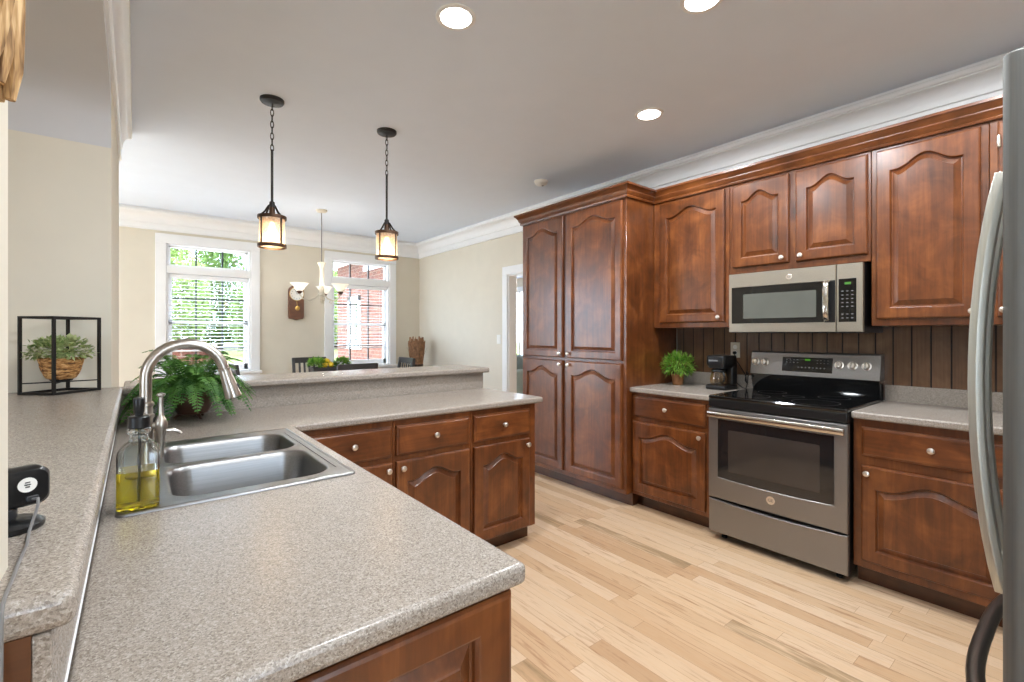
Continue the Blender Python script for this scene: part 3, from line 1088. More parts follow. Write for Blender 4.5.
def bowl(x0, x1, y0, y1, ox0, ox1, oy0, oy1, depth):
    m = MB()
    R = []
    for ins, z, r in ((0, zt, 0.001),):
        R.append([(p[0], p[1], z) for p in rrect(ox0, ox1, oy0, oy1, r)])
    for ins, z, r in ((-0.010, zt, 0.072), (-0.004, zt - 0.0015, 0.068), (0, zt - 0.006, 0.064), (0.004, zt - 0.02, 0.062),
                      (0.016, zt - depth + 0.035, 0.06), (0.024, zt - depth + 0.012, 0.055), (0.045, zt - depth, 0.04), (0.12, zt - depth - 0.006, 0.02)):
        R.append([(p[0], p[1], z) for p in rrect(x0 + ins, x1 - ins, y0 + ins, y1 - ins, r)])
    m.rings(R, False, True)
    b = m.build('basin', M['steel'], o, angle=50, recalc=False)
    cx, cy = (x0 + x1) / 2, (y0 + y1) / 2
    d = MB()
    d.lathe([(0.056, 0), (0.056, 0.003), (0.048, 0.004), (0.042, 0.001), (0.015, 0.001), (0.012, 0.006), (0.004, 0.008)], (cx, cy, zt - depth - 0.0065), n=24)
    d.build('drain', M['nickel'], b)
    return b


bowl(0.072, 0.452, 1.415, 1.752, SX0 + 0.012, SX1 - 0.012, SY0 + 0.012, ym, 0.165)
bowl(0.072, 0.452, 1.792, 2.085, SX0 + 0.012, SX1 - 0.012, ym, SY1 - 0.012, 0.15)
m = MB()
R = []
for ins, z, r in ((0, 0.9145, 0.02), (0, 0.9165, 0.02), (0.003, 0.9205, 0.018), (0.008, 0.9212, 0.014), (0.0125, zt - 0.0004, 0.010)):
    R.append([(p[0], p[1], z) for p in rrect(SX0 + ins, SX1 - ins, SY0 + ins, SY1 - ins, r)])
m.rings(R, False, False).build('rim', M['steel'], o, angle=60)
# pressed drainage channel beside the bowls
m = MB()
m.tube([(0.474, 1.45, zt), (0.474, 2.07, zt)], 0.0025, 8)
m.build('channel_bead', M['steel'], o)

# faucet
fx, fy = 0.024, 1.762
o = thing('kitchen_faucet', 'brushed nickel gooseneck pull-down faucet behind the soap bottle', 'faucet', (fx, fy, zt))
m = MB()
m.lathe([(0.030, 0), (0.031, 0.006), (0.026, 0.012), (0.0205, 0.03), (0.0175, 0.08), (0.0175, 0.150), (0.021, 0.156), (0.021, 0.163), (0.0175, 0.167),
         (0.0175, 0.186), (0.0205, 0.190), (0.0205, 0.197), (0.0165, 0.201)], n=24)
m.build('body', M['nickel'], o)
pts = [(0, 0, 0.198), (0, 0, 0.27)]
for k in range(1, 17):
    t = PI - (PI - 0.32) * k / 16
    pts.append((0.1 + 0.1 * math.cos(t), 0, 0.27 + 0.102 * math.sin(t)))
ex, ez = pts[-1][0], pts[-1][2]
pts.append((ex + 0.004, 0, ez - 0.015))
MB().tube(pts, 0.0152, 16).build('neck', M['nickel'], o)
ax = Vector((0.28, 0, -0.96)).normalized()
h = MB()
h.lathe([(0.0155, -0.002), (0.0175, 0), (0.0175, 0.004), (0.016, 0.006), (0.017, 0.02), (0.0225, 0.075), (0.0245, 0.092), (0.0245, 0.096), (0.021, 0.098), (0.0, 0.096)],
        (ex + 0.004, 0, ez - 0.012), ax, 24)
sh = h.build('spray_head', M['nickel'], o)
b0 = Vector((ex + 0.004, 0, ez - 0.012)) + ax * 0.055 + Vector((0.020, -0.002, 0.004))
MB().bar(b0, b0 + ax * 0.034, 0.014, 0.006, (1, 0, 0.3)).build('spray_button', M['blk'], sh, 0.002)
MB().lathe([(0.003, 0.030), (0.0065, 0.035), (0.008, 0.06), (0.0115, 0.100), (0.0165, 0.124), (0.0165, 0.136), (0.011, 0.150), (0.0065, 0.160), (0.0055, 0.20), (0.0055, 0.212), (0.011, 0.218),
            (0.011, 0.222), (0.004, 0.225)], (0.036, -0.004, 0), n=18).build('lever', M['nickel'], o)
MB().tube([(0.010, 0, 0.13), (0.038, -0.004, 0.13)], 0.009, 12).build('lever_hub', M['nickel'], o)

o = thing('soap_dispenser', 'low brushed nickel soap dispenser spout at the back of the sink', 'soap dispenser', (0.064, 2.12, zt))
MB().lathe([(0.018, 0), (0.018, 0.006), (0.012, 0.01), (0.010, 0.03), (0.012, 0.034), (0.012, 0.05), (0.006, 0.054)], n=16).build('base', M['nickel'], o)
MB().tube([(0, 0, 0.046), (0.02, 0, 0.052), (0.045, 0, 0.05), (0.062, 0, 0.042), (0.068, 0, 0.034)], [0.007, 0.007, 0.006, 0.0055, 0.006], 10).build('spout', M['nickel'], o)


# ------------------------------------------------------------------ soap bottle
o = thing('soap_bottle', 'square glass pump bottle of yellow soap on the corner of the sink', 'bottle', (0.007, 1.402, 0.9214), -0.06)
hwid = 0.038


def sq(hh, r, z):
    return [(p[0], p[1], z) for p in rrect(-hh, hh, -hh, hh, r, 5)]


m = MB()
R = [sq(0.034, 0.006, 0.0), sq(0.0385, 0.008, 0.004), sq(0.039, 0.008, 0.012), sq(0.039, 0.008, 0.122), sq(0.0375, 0.010, 0.132), sq(0.029, 0.014, 0.144),
     sq(0.0215, 0.0205, 0.150), sq(0.018, 0.0174, 0.156), sq(0.0175, 0.0169, 0.166), sq(0.0225, 0.0220, 0.169), sq(0.0225, 0.0220, 0.177), sq(0.0175, 0.0170, 0.1795),
     sq(0.0145, 0.0140, 0.1795), sq(0.0145, 0.0140, 0.154), sq(0.026, 0.012, 0.143), sq(0.0345, 0.007, 0.131), sq(0.036, 0.006, 0.122), sq(0.036, 0.006, 0.010), sq(0.033, 0.005, 0.007)]
m.rings(R, True, True)
m.build('glass_body', M['bottle'], o, angle=40)
m = MB()
m.rings([sq(0.0334, 0.005, 0.0064), sq(0.0364, 0.006, 0.0094), sq(0.0364, 0.006, 0.086)], True, True)
m.build('yellow_liquid', M['soap'], o)
MB().tube([(0, 0, 0.012), (0.001, 0, 0.17)], 0.0026, 8).build('dip_tube', M['white'], o)
m = MB()
m.lathe([(0.0185, 0.180), (0.0205, 0.182), (0.0205, 0.205), (0.018, 0.208), (0.010, 0.209)], n=22)
m.build('pump_collar', M['blk'], o)
m = MB()
m.lathe([(0.008, 0.208), (0.008, 0.214), (0.0095, 0.216), (0.0115, 0.247), (0.010, 0.250), (0.004, 0.251)], n=18)
m.build('pump_head', M['blk'], o)
MB().tube([(0.001, 0.004, 0.242), (0.004, 0.022, 0.243), (0.006, 0.038, 0.238)], [0.006, 0.005, 0.004], 8).build('pump_spout', M['blk'], o)


# ------------------------------------------------------------------ lettering made of small strokes
def text_mesh(name, body, size, mat, parent, loc, rot, depth=0.0006):
    cu = bpy.data.curves.new(name, 'FONT')
    cu.body = body
    cu.size = size
    cu.extrude = depth
    cu.align_x = 'CENTER'
    cu.align_y = 'CENTER'
    tmp = bpy.data.objects.new(name, cu)
    me = bpy.data.meshes.new_from_object(tmp)
    bpy.data.objects.remove(tmp)
    me.materials.clear()
    me.materials.append(mat)
    ob = bpy.data.objects.new(name, me)
    COL.objects.link(ob)
    ob.parent = parent
    ob.location = loc
    ob.rotation_euler = rot
    return ob


def emblem(parent, x, y, z, r):
    e = MB().lathe([(r, 0), (r, 0.0015), (r * 0.9, 0.0024), (r * 0.84, 0.0024), (r * 0.82, 0.0014)], (x, y, z), (0, -1, 0), 28).build('emblem', M['knob'], parent)
    text_mesh('monogram', 'GE', r * 1.0, M['slate'], e, (x, y - 0.0018, z), (PI / 2, 0, 0))
    return e


# ------------------------------------------------------------------ range (local: x to the right, front towards -y)
o = thing('kitchen_range', 'warm grey steel range with black glass cooktop between the base cabinets', 'range', (2.928, 1.594, 0), RZ)
W_ = 0.762
box('body', M['blk'], 0.004, W_ - 0.004, 0.004, 0.640, 0.052, 0.904, o, 0.003)
for x in (0.06, W_ - 0.06):
    for y in (0.06, 0.60):
        MB().lathe([(0.018, 0.0), (0.018, 0.012), (0.010, 0.014), (0.010, 0.054)], (x, y, 0), n=12).build('foot', M['blk'], o)
# storage drawer with a dipped top edge
m = MB()
N = 20
R = []
for ins, y in ((0.0, 0.003), (0.0, -0.022), (0.004, -0.026)):
    ring = [(ins, y, 0.052 + ins), (W_ - ins, y, 0.052 + ins)]
    for k in range(N + 1):
        u = 1 - k / N
        ring.append((ins + (W_ - 2 * ins) * u, y, 0.262 - 0.014 * math.sin(PI * u) - ins))
    R.append(ring)
m.rings(R).build('storage_drawer', M['slate'], o, angle=30)
# oven door: steel frame round a dark window
m = MB()
dz0, dz1 = 0.272, 0.842
wx0, wx1, wz0, wz1 = 0.058, W_ - 0.058, 0.405, 0.778


def win_ring(ins, y):
    P = []
    for k in range(13):
        u = k / 12
        P.append((wx0 + ins + (wx1 - wx0 - 2 * ins) * u, y, wz0 + ins - 0.010 * math.sin(PI * u)))
    P.append((wx1 - ins, y, wz1 - ins))
    P.append((wx0 + ins, y, wz1 - ins))
    return P


def rec(ins, y):
    P = []
    for k in range(13):
        P.append((ins + (W_ - 2 * ins) * k / 12, y, dz0 + ins))
    P.append((W_ - ins, y, dz1 - ins))
    P.append((ins, y, dz1 - ins))
    return P


m.rings([rec(0, 0.003), rec(0, -0.026), rec(0.004, -0.030), win_ring(0, -0.030), win_ring(0.003, -0.0265)], True, True)
od = m.build('oven_door', M['slate'], o, angle=30)
MB().rings([win_ring(0.0035, -0.026), win_ring(0.0035, -0.0285)]).build('window_glass', M['ovenglass'], od)
MB().rings([[(p[0], y, p[2]) for p in rrect_] for y, rrect_ in
            ((-0.0284, [(a, 0, b) for a, b in rrect(0.128, 0.634, 0.455, 0.715, 0.01)]), (-0.0288, [(a, 0, b) for a, b in rrect(0.128, 0.634, 0.455, 0.715, 0.01)]))]).build(
    'window_mesh', M['ovenin'], od)
emblem(od, 0.381, -0.030, 0.345, 0.024)
m = MB()
hz = 0.808
m.rings([[(x, y, hz + dzz) for y, dzz in ((-0.054, -0.022), (-0.064, -0.016), (-0.069, 0.000), (-0.064, 0.016), (-0.054, 0.021), (-0.048, 0.0))] for x in (0.008, W_ - 0.008)])
hd = m.build('handle', M['chrome'], od, 0.002, angle=50)
for x in (0.02, W_ - 0.05):
    box('bracket', M['chrome'], x, x + 0.03, -0.056, -0.029, hz - 0.012, hz + 0.012, hd)
# cooktop
m = MB()
m.rings([[(x, y, z) for x, y in ((-0.0, -0.032), (W_, -0.032), (W_, 0.585), (-0.0, 0.585))] for z in (0.850, 0.9045)])
m.build('front_rail', M['blk'], o, 0.006)
m = MB()
R = []
for ins, z in ((0.002, 0.905), (0.0, 0.910), (0.0, 0.918), (0.006, 0.9245)):
    R.append([(p[0], p[1], z) for p in rrect(-0.001 + ins, W_ + 0.001 - ins, -0.036 + ins, 0.585, 0.012)])
ct = m.rings(R).build('cooktop', M['blkg'], o)
for x, y, r in ((0.20, 0.13, 0.105), (0.56, 0.13, 0.12), (0.20, 0.43, 0.085), (0.56, 0.43, 0.085), (0.38, 0.30, 0.06)):
    MB().rings([[((x + q * math.cos(2 * PI * k / 40)), (y + q * math.sin(2 * PI * k / 40)), 0.9247) for k in range(40)] for q in (r, r - 0.0025)], False, False).build(
        'burner_ring', M['dgrey'], ct)
# back guard
m = MB()
m.rings([[(x, y, z) for y, z in ((0.586, 0.905), (0.575, 0.94), (0.552, 1.030), (0.552, 1.036), (0.638, 1.036), (0.638, 0.905))] for x in (0.004, W_ - 0.004)])
m.build('guard_base', M['blkg'], o, 0.003)
m = MB()
m.rings([[(x, y, z) for y, z in ((0.545, 1.034), (0.572, 1.186), (0.580, 1.192), (0.640, 1.192), (0.640, 1.034))] for x in (0.0, W_)])
cp = m.build('control_panel', M['slate'], o, 0.003)


def onp(z, off=0.0):
    return 0.545 + (z - 1.034) / (1.186 - 1.034) * 0.027 - off


tilt = math.atan2(0.027, 0.152)
mt = Matrix.Translation((0, onp(1.034), 1.034)) @ Matrix.Rotation(-tilt, 4, 'X')
dsp = MB(mt).box(0.212, 0.512, -0.002, 0.004, 0.030, 0.128).build('display', M['blkg'], cp, 0.002)
MB(mt).box(0.352, 0.384, -0.0026, -0.0018, 0.106, 0.118).build('clock_digits', M['green'], dsp)
m = MB(mt)
for k in range(4):
    for j in range(2):
        m.box(0.236 + k * 0.022, 0.246 + k * 0.022, -0.0026, -0.0018, 0.090 + j * 0.018, 0.094 + j * 0.018)
        m.box(0.422 + k * 0.020, 0.430 + k * 0.020, -0.0026, -0.0018, 0.090 + j * 0.018, 0.094 + j * 0.018)
for k in range(8):
    m.box(0.310 + k * 0.022, 0.318 + k * 0.022, -0.0026, -0.0018, 0.056, 0.064)
m.build('key_marking', M['lgrey'], dsp)
for x in (0.034, 0.097, 0.548, 0.620, 0.692):
    p = mt @ Vector((x, 0, 0.086))
    axd = (mt.to_3x3() @ Vector((0, -1, 0)))
    MB().lathe([(0.026, 0), (0.026, 0.004), (0.020, 0.006), (0.019, 0.022), (0.016, 0.026), (0.0, 0.027)], p, axd, 20).build('knob', M['knob'], cp)
    kn = cp.children[-1] if cp.children else None
    q = p + axd * 0.027
    MB(Matrix.Translation(q) @ Matrix.Rotation(-tilt, 4, 'X')).box(-0.0035, 0.0035, -0.008, 0.001, -0.017, 0.017).build('grip', M['chrome'], kn, 0.001)

# ------------------------------------------------------------------ microwave
o = thing('microwave', 'over-the-range microwave in warm grey steel under the short cabinet', 'microwave', (3.207, 1.602, 1.325), RZ)
H_ = 0.398
box('body', M['blk'], 0.0, W_, 0.004, 0.364, 0.0, H_, o, 0.004)
m = MB()


def fr4(a, b, c, d, y, n=0):
    return [(a, y, c), (b, y, c), (b, y, d), (a, y, d)]


m.rings([fr4(0.0, 0.631, 0.004, H_ - 0.002, 0.003), fr4(0.0, 0.631, 0.004, H_ - 0.002, -0.024), fr4(0.003, 0.628, 0.007, H_ - 0.005, -0.027),
         fr4(0.018, 0.572, 0.060, 0.306, -0.027), fr4(0.020, 0.570, 0.062, 0.304, -0.024)])
md_ = m.build('door', M['slatel'], o)
wg = box('window_glass', M['blkg'], 0.0202, 0.5698, -0.0258, -0.0238, 0.0622, 0.3038, md_)
MB().rings([[(a, y, b) for a, b in rrect(0.098, 0.530, 0.094, 0.256, 0.006)] for y in (-0.0257, -0.0264)]).build('window_screen', M['micin'], wg)
emblem(md_, 0.380, -0.027, 0.348, 0.017)
box('handle_recess', M['blk'], 0.574, 0.629, -0.0278, -0.0264, 0.060, 0.306, md_)
pts = [(0.588, -0.028, 0.075), (0.588, -0.052, 0.082), (0.588, -0.060, 0.12), (0.588, -0.062, 0.19), (0.588, -0.060, 0.26), (0.588, -0.052, 0.297), (0.588, -0.028, 0.304)]
m = MB()
R = []
for i, p in enumerate(pts):
    a = Vector(pts[max(i - 1, 0)])
    b = Vector(pts[min(i + 1, 6)])
    d = (b - a).normalized()
    nn = Vector((0, -d.z, d.y))
    p = Vector(p)
    R.append([p + Vector((-0.015, 0, 0)), p + Vector((-0.010, 0, 0)) + nn * 0.006, p + Vector((0.010, 0, 0)) + nn * 0.006, p + Vector((0.015, 0, 0)), p - nn * 0.004])
m.rings(R).build('handle', M['chrome'], md_, angle=50)
m = MB()
m.rings([fr4(0.635, W_, 0.004, H_ - 0.002, 0.003), fr4(0.635, W_, 0.004, H_ - 0.002, -0.024), fr4(0.638, W_ - 0.003, 0.007, H_ - 0.005, -0.027)])
cpn = m.build('control_panel', M['slatel'], o)
kp = box('keypad', M['blkg'], 0.646, 0.732, -0.0285, -0.0265, 0.062, 0.310, cpn, 0.0006)
box('clock_digits', M['green'], 0.676, 0.706, -0.0290, -0.0284, 0.276, 0.290, kp)
m = MB()
for r in range(8):
    for c in range(3):
        if r == 2:
            continue
        m.box(0.660 + c * 0.024, 0.670 + c * 0.024, -0.0290, -0.0284, 0.082 + r * 0.022, 0.087 + r * 0.022)
m.build('key_marking', M['lgrey'], kp)
m = MB()
for k in range(14):
    m.box(0.05 + k * 0.048, 0.085 + k * 0.048, 0.05, 0.30, -0.003, 0.0)
m.build('vent_grille', M['dgrey'], o)

# ------------------------------------------------------------------ refrigerator, faces +y, seen along its door front
o = thing('refrigerator', 'grey steel French door refrigerator with bowed bar handles', 'refrigerator', (1.112, 0.0, 0), 0)
FW = 0.91
box('body', M['fridge'], 0.004, FW - 0.004, -0.66, 0.020, 0.03, 1.765, o, 0.004)
fd = 0.105
m = MB()
for nm, x0, x1, z0, z1 in (('door', 0.0, 0.453, 0.70, 1.782), ('door', 0.457, FW, 0.70, 1.782), ('freezer_drawer', 0.0, FW, 0.06, 0.694)):
    mm = MB()
    R = []
    for z in (z0, z1):
        R.append([(p[0], p[1], z) for p in rrect(x0, x1, 0.030, fd, 0.020, 5)])
    mm.rings(R)
    d = mm.build(nm, M['fridge'], o, 0.004)
    if nm == 'door':
        hx = 0.405 if x0 == 0 else 0.505
        pts = []
        zc, hh = 1.212, 0.468
        for k in range(17):
            t = -1 + 2 * k / 16
            pts.append((hx, fd + 0.034 + 0.044 * (1 - t * t) ** 0.9, zc + hh * t))
        R = []
        for i, p in enumerate(pts):
            a, b = Vector(pts[max(i - 1, 0)]), Vector(pts[min(i + 1, 16)])
            dd = (b - a).normalized()
            nn = Vector((0, dd.z, -dd.y))
            p = Vector(p)
            R.append([p + Vector((-0.013, 0, 0)) - nn * 0.013, p + Vector((-0.017, 0, 0)), p + Vector((-0.010, 0, 0)) + nn * 0.014, p + Vector((0.010, 0, 0)) + nn * 0.014,
                      p + Vector((0.017, 0, 0)), p + Vector((0.013, 0, 0)) - nn * 0.013])
        hd = MB().rings(R).build('handle', M['fhandle'], d, 0.002, angle=50)
        for z in (zc - hh + 0.055, zc + hh - 0.055):
            MB().tube([(hx, fd - 0.002, z), (hx, fd + 0.040, z)], 0.011, 10).build('post', M['knob'], hd)
    else:
        pts = []
        for k in range(17):
            t = -1 + 2 * k / 16
            pts.append((FW / 2 + 0.405 * t, fd + 0.004 + 0.066 * (1 - abs(t) ** 3.0), 0.615))
        MB().tube(pts, 0.0155, 12).build('handle', M['fhandle_low'], d)
hc = box('hinge_cover', M['dgrey'], 0.012, 0.10, -0.06, 0.060, 1.783, 1.800, o, 0.004)
box('hinge_cover', M['dgrey'], FW - 0.10, FW - 0.012, -0.06, 0.060, 1.783, 1.800, o, 0.004)
box('hinge_plate', M['dgrey'], 0.006, 0.05, 0.0, 0.026, 1.735, 1.783, o, 0.002)
for x in (0.08, FW - 0.08):
    for y in (-0.6, -0.05):
        MB().lathe([(0.022, 0), (0.022, 0.032)], (x, y, 0), n=10).build('foot', M['blk'], o)
struct(box('wall_refrigerator', M['wall'], 0.95, RW, -0.82, -0.70, 0, CZ), 'cream wall behind the refrigerator', 'wall')


# ------------------------------------------------------------------ plants
def leaf_ball(m, c, rx, ry, rz, n, ln, wd, lim=None, low=-0.35):
    c = Vector(c)
    k = 0
    while k < n:
        d = Vector((random.gauss(0, 1), random.gauss(0, 1), random.gauss(0, 1))).normalized()
        if d.z < low:
            continue
        r = random.uniform(0.55, 1.0)
        p = c + Vector((d.x * rx, d.y * ry, d.z * rz)) * r
        dd = (d + Vector((random.gauss(0, .5), random.gauss(0, .5), random.gauss(0, .5)))).normalized()
        l = ln * random.uniform(0.7, 1.2)
        q = p + dd * l
        if lim and not lim(q):
            k += 0.2
            continue
        m.leaf(p, dd, (0, 0, 1), l, wd * random.uniform(0.7, 1.2), random.uniform(-0.2, 0.4))
        k += 1


def stems(m, base, c, rx, ry, rz, n, r=0.0015):
    for k in range(n):
        a = random.uniform(0, 2 * PI)
        e = Vector(c) + Vector((math.cos(a) * rx * .6, math.sin(a) * ry * .6, random.uniform(-0.1, 0.6) * rz))
        b = Vector(base)
        m.tube([b, (b + e) / 2 + Vector((0, 0, 0.01)), e], r, 5)


# fern in the corner of the counter
fo = thing('potted_fern', 'large green fern spilling from a brown footed pot behind the sink', 'plant', (0.215, 2.715, CT1))
m = MB()
m.lathe([(0.045, 0.022), (0.062, 0.03), (0.078, 0.06), (0.080, 0.09), (0.074, 0.115), (0.078, 0.122), (0.076, 0.128), (0.068, 0.128), (0.066, 0.112), (0.0, 0.112)], n=26)
pt = m.build('pot', M['brownpot'], fo)
for k in range(3):
    a = 2 * PI * k / 3 - 1.2
    ca, sa = math.cos(a), math.sin(a)
    MB().tube([(0.035 * ca, 0.035 * sa, 0.03), (0.06 * ca, 0.06 * sa, 0.018), (0.072 * ca, 0.072 * sa, 0.006)], [0.008, 0.006, 0.0055], 8).build('foot', M['brownpot'], pt)
m = MB()


def frond(m, base, az, reach, rise, drop, n=26, wid=0.045):
    d = Vector((math.cos(az), math.sin(az), 0))
    P = []
    for k in range(n + 1):
        t = k / n
        P.append(Vector(base) + d * reach * t + Vector((0, 0, rise * math.sin(min(1, t * 1.25) * PI / 2) - drop * t * t)))
    m.tube(P[::2], 0.0013, 4)
    for k in range(3, n):
        t = k / n
        tg = (P[k + 1] - P[k - 1]).normalized()
        sd_ = tg.cross(Vector((0, 0, 1)))
        if sd_.length < 1e-3:
            continue
        sd_.normalize()
        w = wid * math.sin(PI * (0.12 + 0.88 * t)) ** 0.7 + 0.006
        for s in (-1, 1):
            m.leaf(P[k], sd_ * s + tg * 0.45 + Vector((0, 0, -0.15 + random.uniform(-.1, .1))), sd_.cross(tg), w * random.uniform(.85, 1.1), reach / n * 1.05, 0.15)


for k in range(96):
    az = 2 * PI * (k * 0.381966) + random.uniform(-.15, .15)
    ca, sa = math.cos(az), math.sin(az)
    reach = random.uniform(0.20, 0.36) if k % 3 else random.uniform(0.12, 0.22)
    if sa > 0.05:
        reach = min(reach, 0.135 / sa)
    if ca < -0.05:
        reach = min(reach, 0.235 / -ca)
    if ca > 0.3:
        reach = min(reach, 0.23)
    rise = random.uniform(0.07, 0.15) if k % 3 else random.uniform(0.14, 0.21)
    zb = 0.120 + random.uniform(0, 0.02)
    drop = random.uniform(0.10, 0.26) * min(1.0, reach / 0.24) if k % 3 else random.uniform(0.02, 0.07)
    drop = min(drop, zb + rise - 0.03)
    frond(m, (0.035 * ca, 0.035 * sa, zb), az, reach, rise, drop, n=26, wid=random.uniform(0.030, 0.042))
m.build('fronds', M['fern'], fo, recalc=False, smooth=False)

# small plant by the pantry
o = thing('potted_plant', 'bushy bright green plant in a tan pot beside the pantry', 'plant', (3.36, 2.105, CT1))
m = MB()
m.lathe([(0.034, 0), (0.038, 0.004), (0.047, 0.07), (0.050, 0.072), (0.050, 0.084), (0.045, 0.084), (0.043, 0.07), (0, 0.07)], n=20)
m.build('pot', M['terracotta'], o)
m = MB()
leaf_ball(m, (0, 0, 0.155), 0.125, 0.118, 0.085, 820, 0.048, 0.0085, lambda q: q.y < 0.136, -0.7)
stems(m, (0, 0, 0.07), (0, 0, 0.15), 0.1, 0.1, 0.08, 14)
m.build('leaves', M['bunch'], o, recalc=False, smooth=False)

# coffee maker
o = thing('coffee_maker', 'small black drip coffee maker beside the range', 'coffee maker', (3.335, 1.745, CT1), RZ)
box('base', M['blk'], -0.075, 0.075, -0.075, 0.115, 0, 0.034, o, 0.012, seg=3)
box('column', M['blk'], -0.072, 0.072, 0.045, 0.115, 0.03, 0.20, o, 0.012, seg=3)
m = MB()
R = []
for ins, z in ((0.012, 0.155), (0.004, 0.170), (0.0, 0.185), (0.0, 0.236), (0.006, 0.246)):
    R.append([(p[0], p[1], z) for p in rrect(-0.075 + ins, 0.075 - ins, -0.075 + ins, 0.115 - ins * .3, 0.03)])
hd = m.rings(R).build('brew_head', M['blk'], o)
box('label_strip', M['lgrey'], -0.045, 0.02, -0.0765, -0.0745, 0.205, 0.216, hd)
MB().lathe([(0.048, 0.034), (0.060, 0.05), (0.062, 0.085), (0.050, 0.12), (0.046, 0.13), (0.043, 0.13), (0.047, 0.12), (0.058, 0.085), (0.056, 0.05), (0.044, 0.04)], (0, -0.018, 0), n=24,
           cap0=False, cap1=False).build('carafe', M['amber'], o)
cf = MB().lathe([(0.047, 0.128), (0.049, 0.132), (0.047, 0.144), (0.02, 0.150)], (0, -0.018, 0), n=24).build('carafe_lid', M['blk'], o)
MB().tube([(0.040, -0.045, 0.128), (0.062, -0.075, 0.126), (0.074, -0.082, 0.105), (0.070, -0.078, 0.07), (0.050, -0.055, 0.06)], 0.006, 8).build('carafe_handle', M['blk'], o)
MB().tube([(0.06, 0.112, 0.05), (0.095, 0.135, 0.012), (0.125, 0.13, 0.006), (0.137, 0.13, 0.05), (0.128, 0.16, 0.115), (0.105, 0.185, 0.13), (0.090, 0.192, 0.06), (0.10, 0.195, 0.04),
           (0.085, 0.205, 0.10), (0.02, 0.208, 0.20), (-0.003, 0.207, 0.262)], 0.0035, 6).build('power_cord', M['blk'], o)

o = thing('wall_outlet', 'ivory outlet plate with a black plug above the coffee maker', 'outlet', (3.572, 1.748, 1.195), RZ)
box('plate', M['cream'], -0.036, 0.036, -0.006, -0.0005, -0.058, 0.058, o, 0.003)
for z in (0.022, -0.022):
    MB().lathe([(0.0165, 0), (0.0165, 0.002)], (0, -0.006, z), (0, -1, 0), 16).build('socket', M['white'], o)
MB().lathe([(0.013, 0), (0.012, 0.016), (0.006, 0.020)], (0, -0.008, -0.022), (0, -1, 0), 12).build('plug', M['blk'], o)

# ------------------------------------------------------------------ ledge: caged planter, camera, straw bundle
o = thing('planter_cage', 'black square metal cage stand on the ledge holding a basket', 'plant stand', (-0.249, 2.80, 1.0672))
CPT = [Vector((-0.123, -0.016)), Vector((-0.012, -0.118)), Vector((0.122, 0.012)), Vector((0.012, 0.108))]
HC = 0.325
m = MB()
for p in CPT:
    m.bar((p.x, p.y, 0), (p.x, p.y, HC), 0.010, 0.010, (1, 0.9, 0))
for z in (0.005, HC - 0.005):
    for i in range(4):
        a, b = CPT[i], CPT[(i + 1) % 4]
        m.bar((a.x, a.y, z), (b.x, b.y, z), 0.010, 0.010)
m.build('frame', M['iron'], o)
m = MB()
for i, j in ((0, 2), (1, 3)):
    m.tube([(CPT[i].x, CPT[i].y, 0.046), (CPT[j].x, CPT[j].y, 0.046)], 0.0028, 6)
m.build('cross_wires', M['iron'], o)
MB().lathe([(0.02, 0.049), (0.036, 0.051), (0.040, 0.060), (0.037, 0.060), (0.033, 0.054), (0, 0.054)], n=20).build('dish', M['iron'], o)

o = thing('basket_planter', 'woven rattan bowl of pale green leaves inside the black cage stand', 'plant', (-0.249, 2.80, 1.0672 + 0.0565))
m = MB()
R = []
prof = [(0.036, 0.0), (0.046, 0.006), (0.055, 0.02), (0.062, 0.04), (0.068, 0.062), (0.072, 0.084), (0.074, 0.09), (0.070, 0.092), (0.066, 0.084), (0.0, 0.078)]
n = 48
for i, (r, h) in enumerate(prof):
    ring = []
    for k in range(n):
        w = 0.0022 * (1 if (k // 2 + i) % 2 else -1) if 0 < i < 7 else 0
        a = 2 * PI * k / n
        ring.append(((r + w) * math.cos(a), (r + w) * math.sin(a), h))
    R.append(ring)
m.rings(R).build('basket', M['rattan'], o, angle=20)
m = MB()
leaf_ball(m, (0, 0, 0.118), 0.118, 0.090, 0.064, 520, 0.024, 0.020, lambda q: q.y < 0.115 and abs(q.x) + abs(q.y) < 0.15, -0.4)
stems(m, (0, 0, 0.08), (0, 0, 0.11), 0.1, 0.07, 0.06, 14)
m.build('leaves', M['ivy'], o, recalc=False, smooth=False)

o = thing('desk_camera', 'small black camera on a round base at the near end of the ledge', 'camera', (-0.130, 0.884, 1.0672), 0.42)
MB().lathe([(0.034, 0), (0.036, 0.002), (0.036, 0.007), (0.030, 0.011), (0.012, 0.014)], n=26).build('base', M['blk'], o)
MB().lathe([(0.008, 0.012), (0.010, 0.018), (0.010, 0.026), (0.006, 0.03), (0.006, 0.036)], n=14).build('neck', M['dgrey'], o)
m = MB()
R = []
for y, ins in ((0.014, 0.003), (0.013, 0.0), (-0.006, 0.0), (-0.011, 0.003), (-0.012, 0.006)):
    R.append([(a, y, b) for a, b in rrect(-0.045 + ins, 0.040 - ins, 0.027 + ins, 0.077 - ins, 0.012)])
hs = m.rings(R).build('housing', M['blk'], o)
bd = MB().lathe([(0.0095, 0), (0.0095, 0.0008)], (0.016, -0.0119, 0.056), (0, -1, 0), 22).build('badge', M['white'], hs)
m = MB()
for z, w in ((0.0585, 0.005), (0.0555, 0.0065), (0.0525, 0.0045)):
    m.box(0.016 - w / 2, 0.016 + w / 2, -0.0131, -0.0126, z, z + 0.0014)
m.build('badge_marks', M['dgrey'], bd)
box('cable_socket', M['dgrey'], 0.014, 0.026, -0.016, -0.011, 0.034, 0.041, hs, 0.001)
cpts = [Vector((0.020, -0.016, 0.037)), Vector((0.022, -0.026, 0.039)), Vector((0.020, -0.032, 0.032)), Vector((0.015, -0.034, 0.016))]
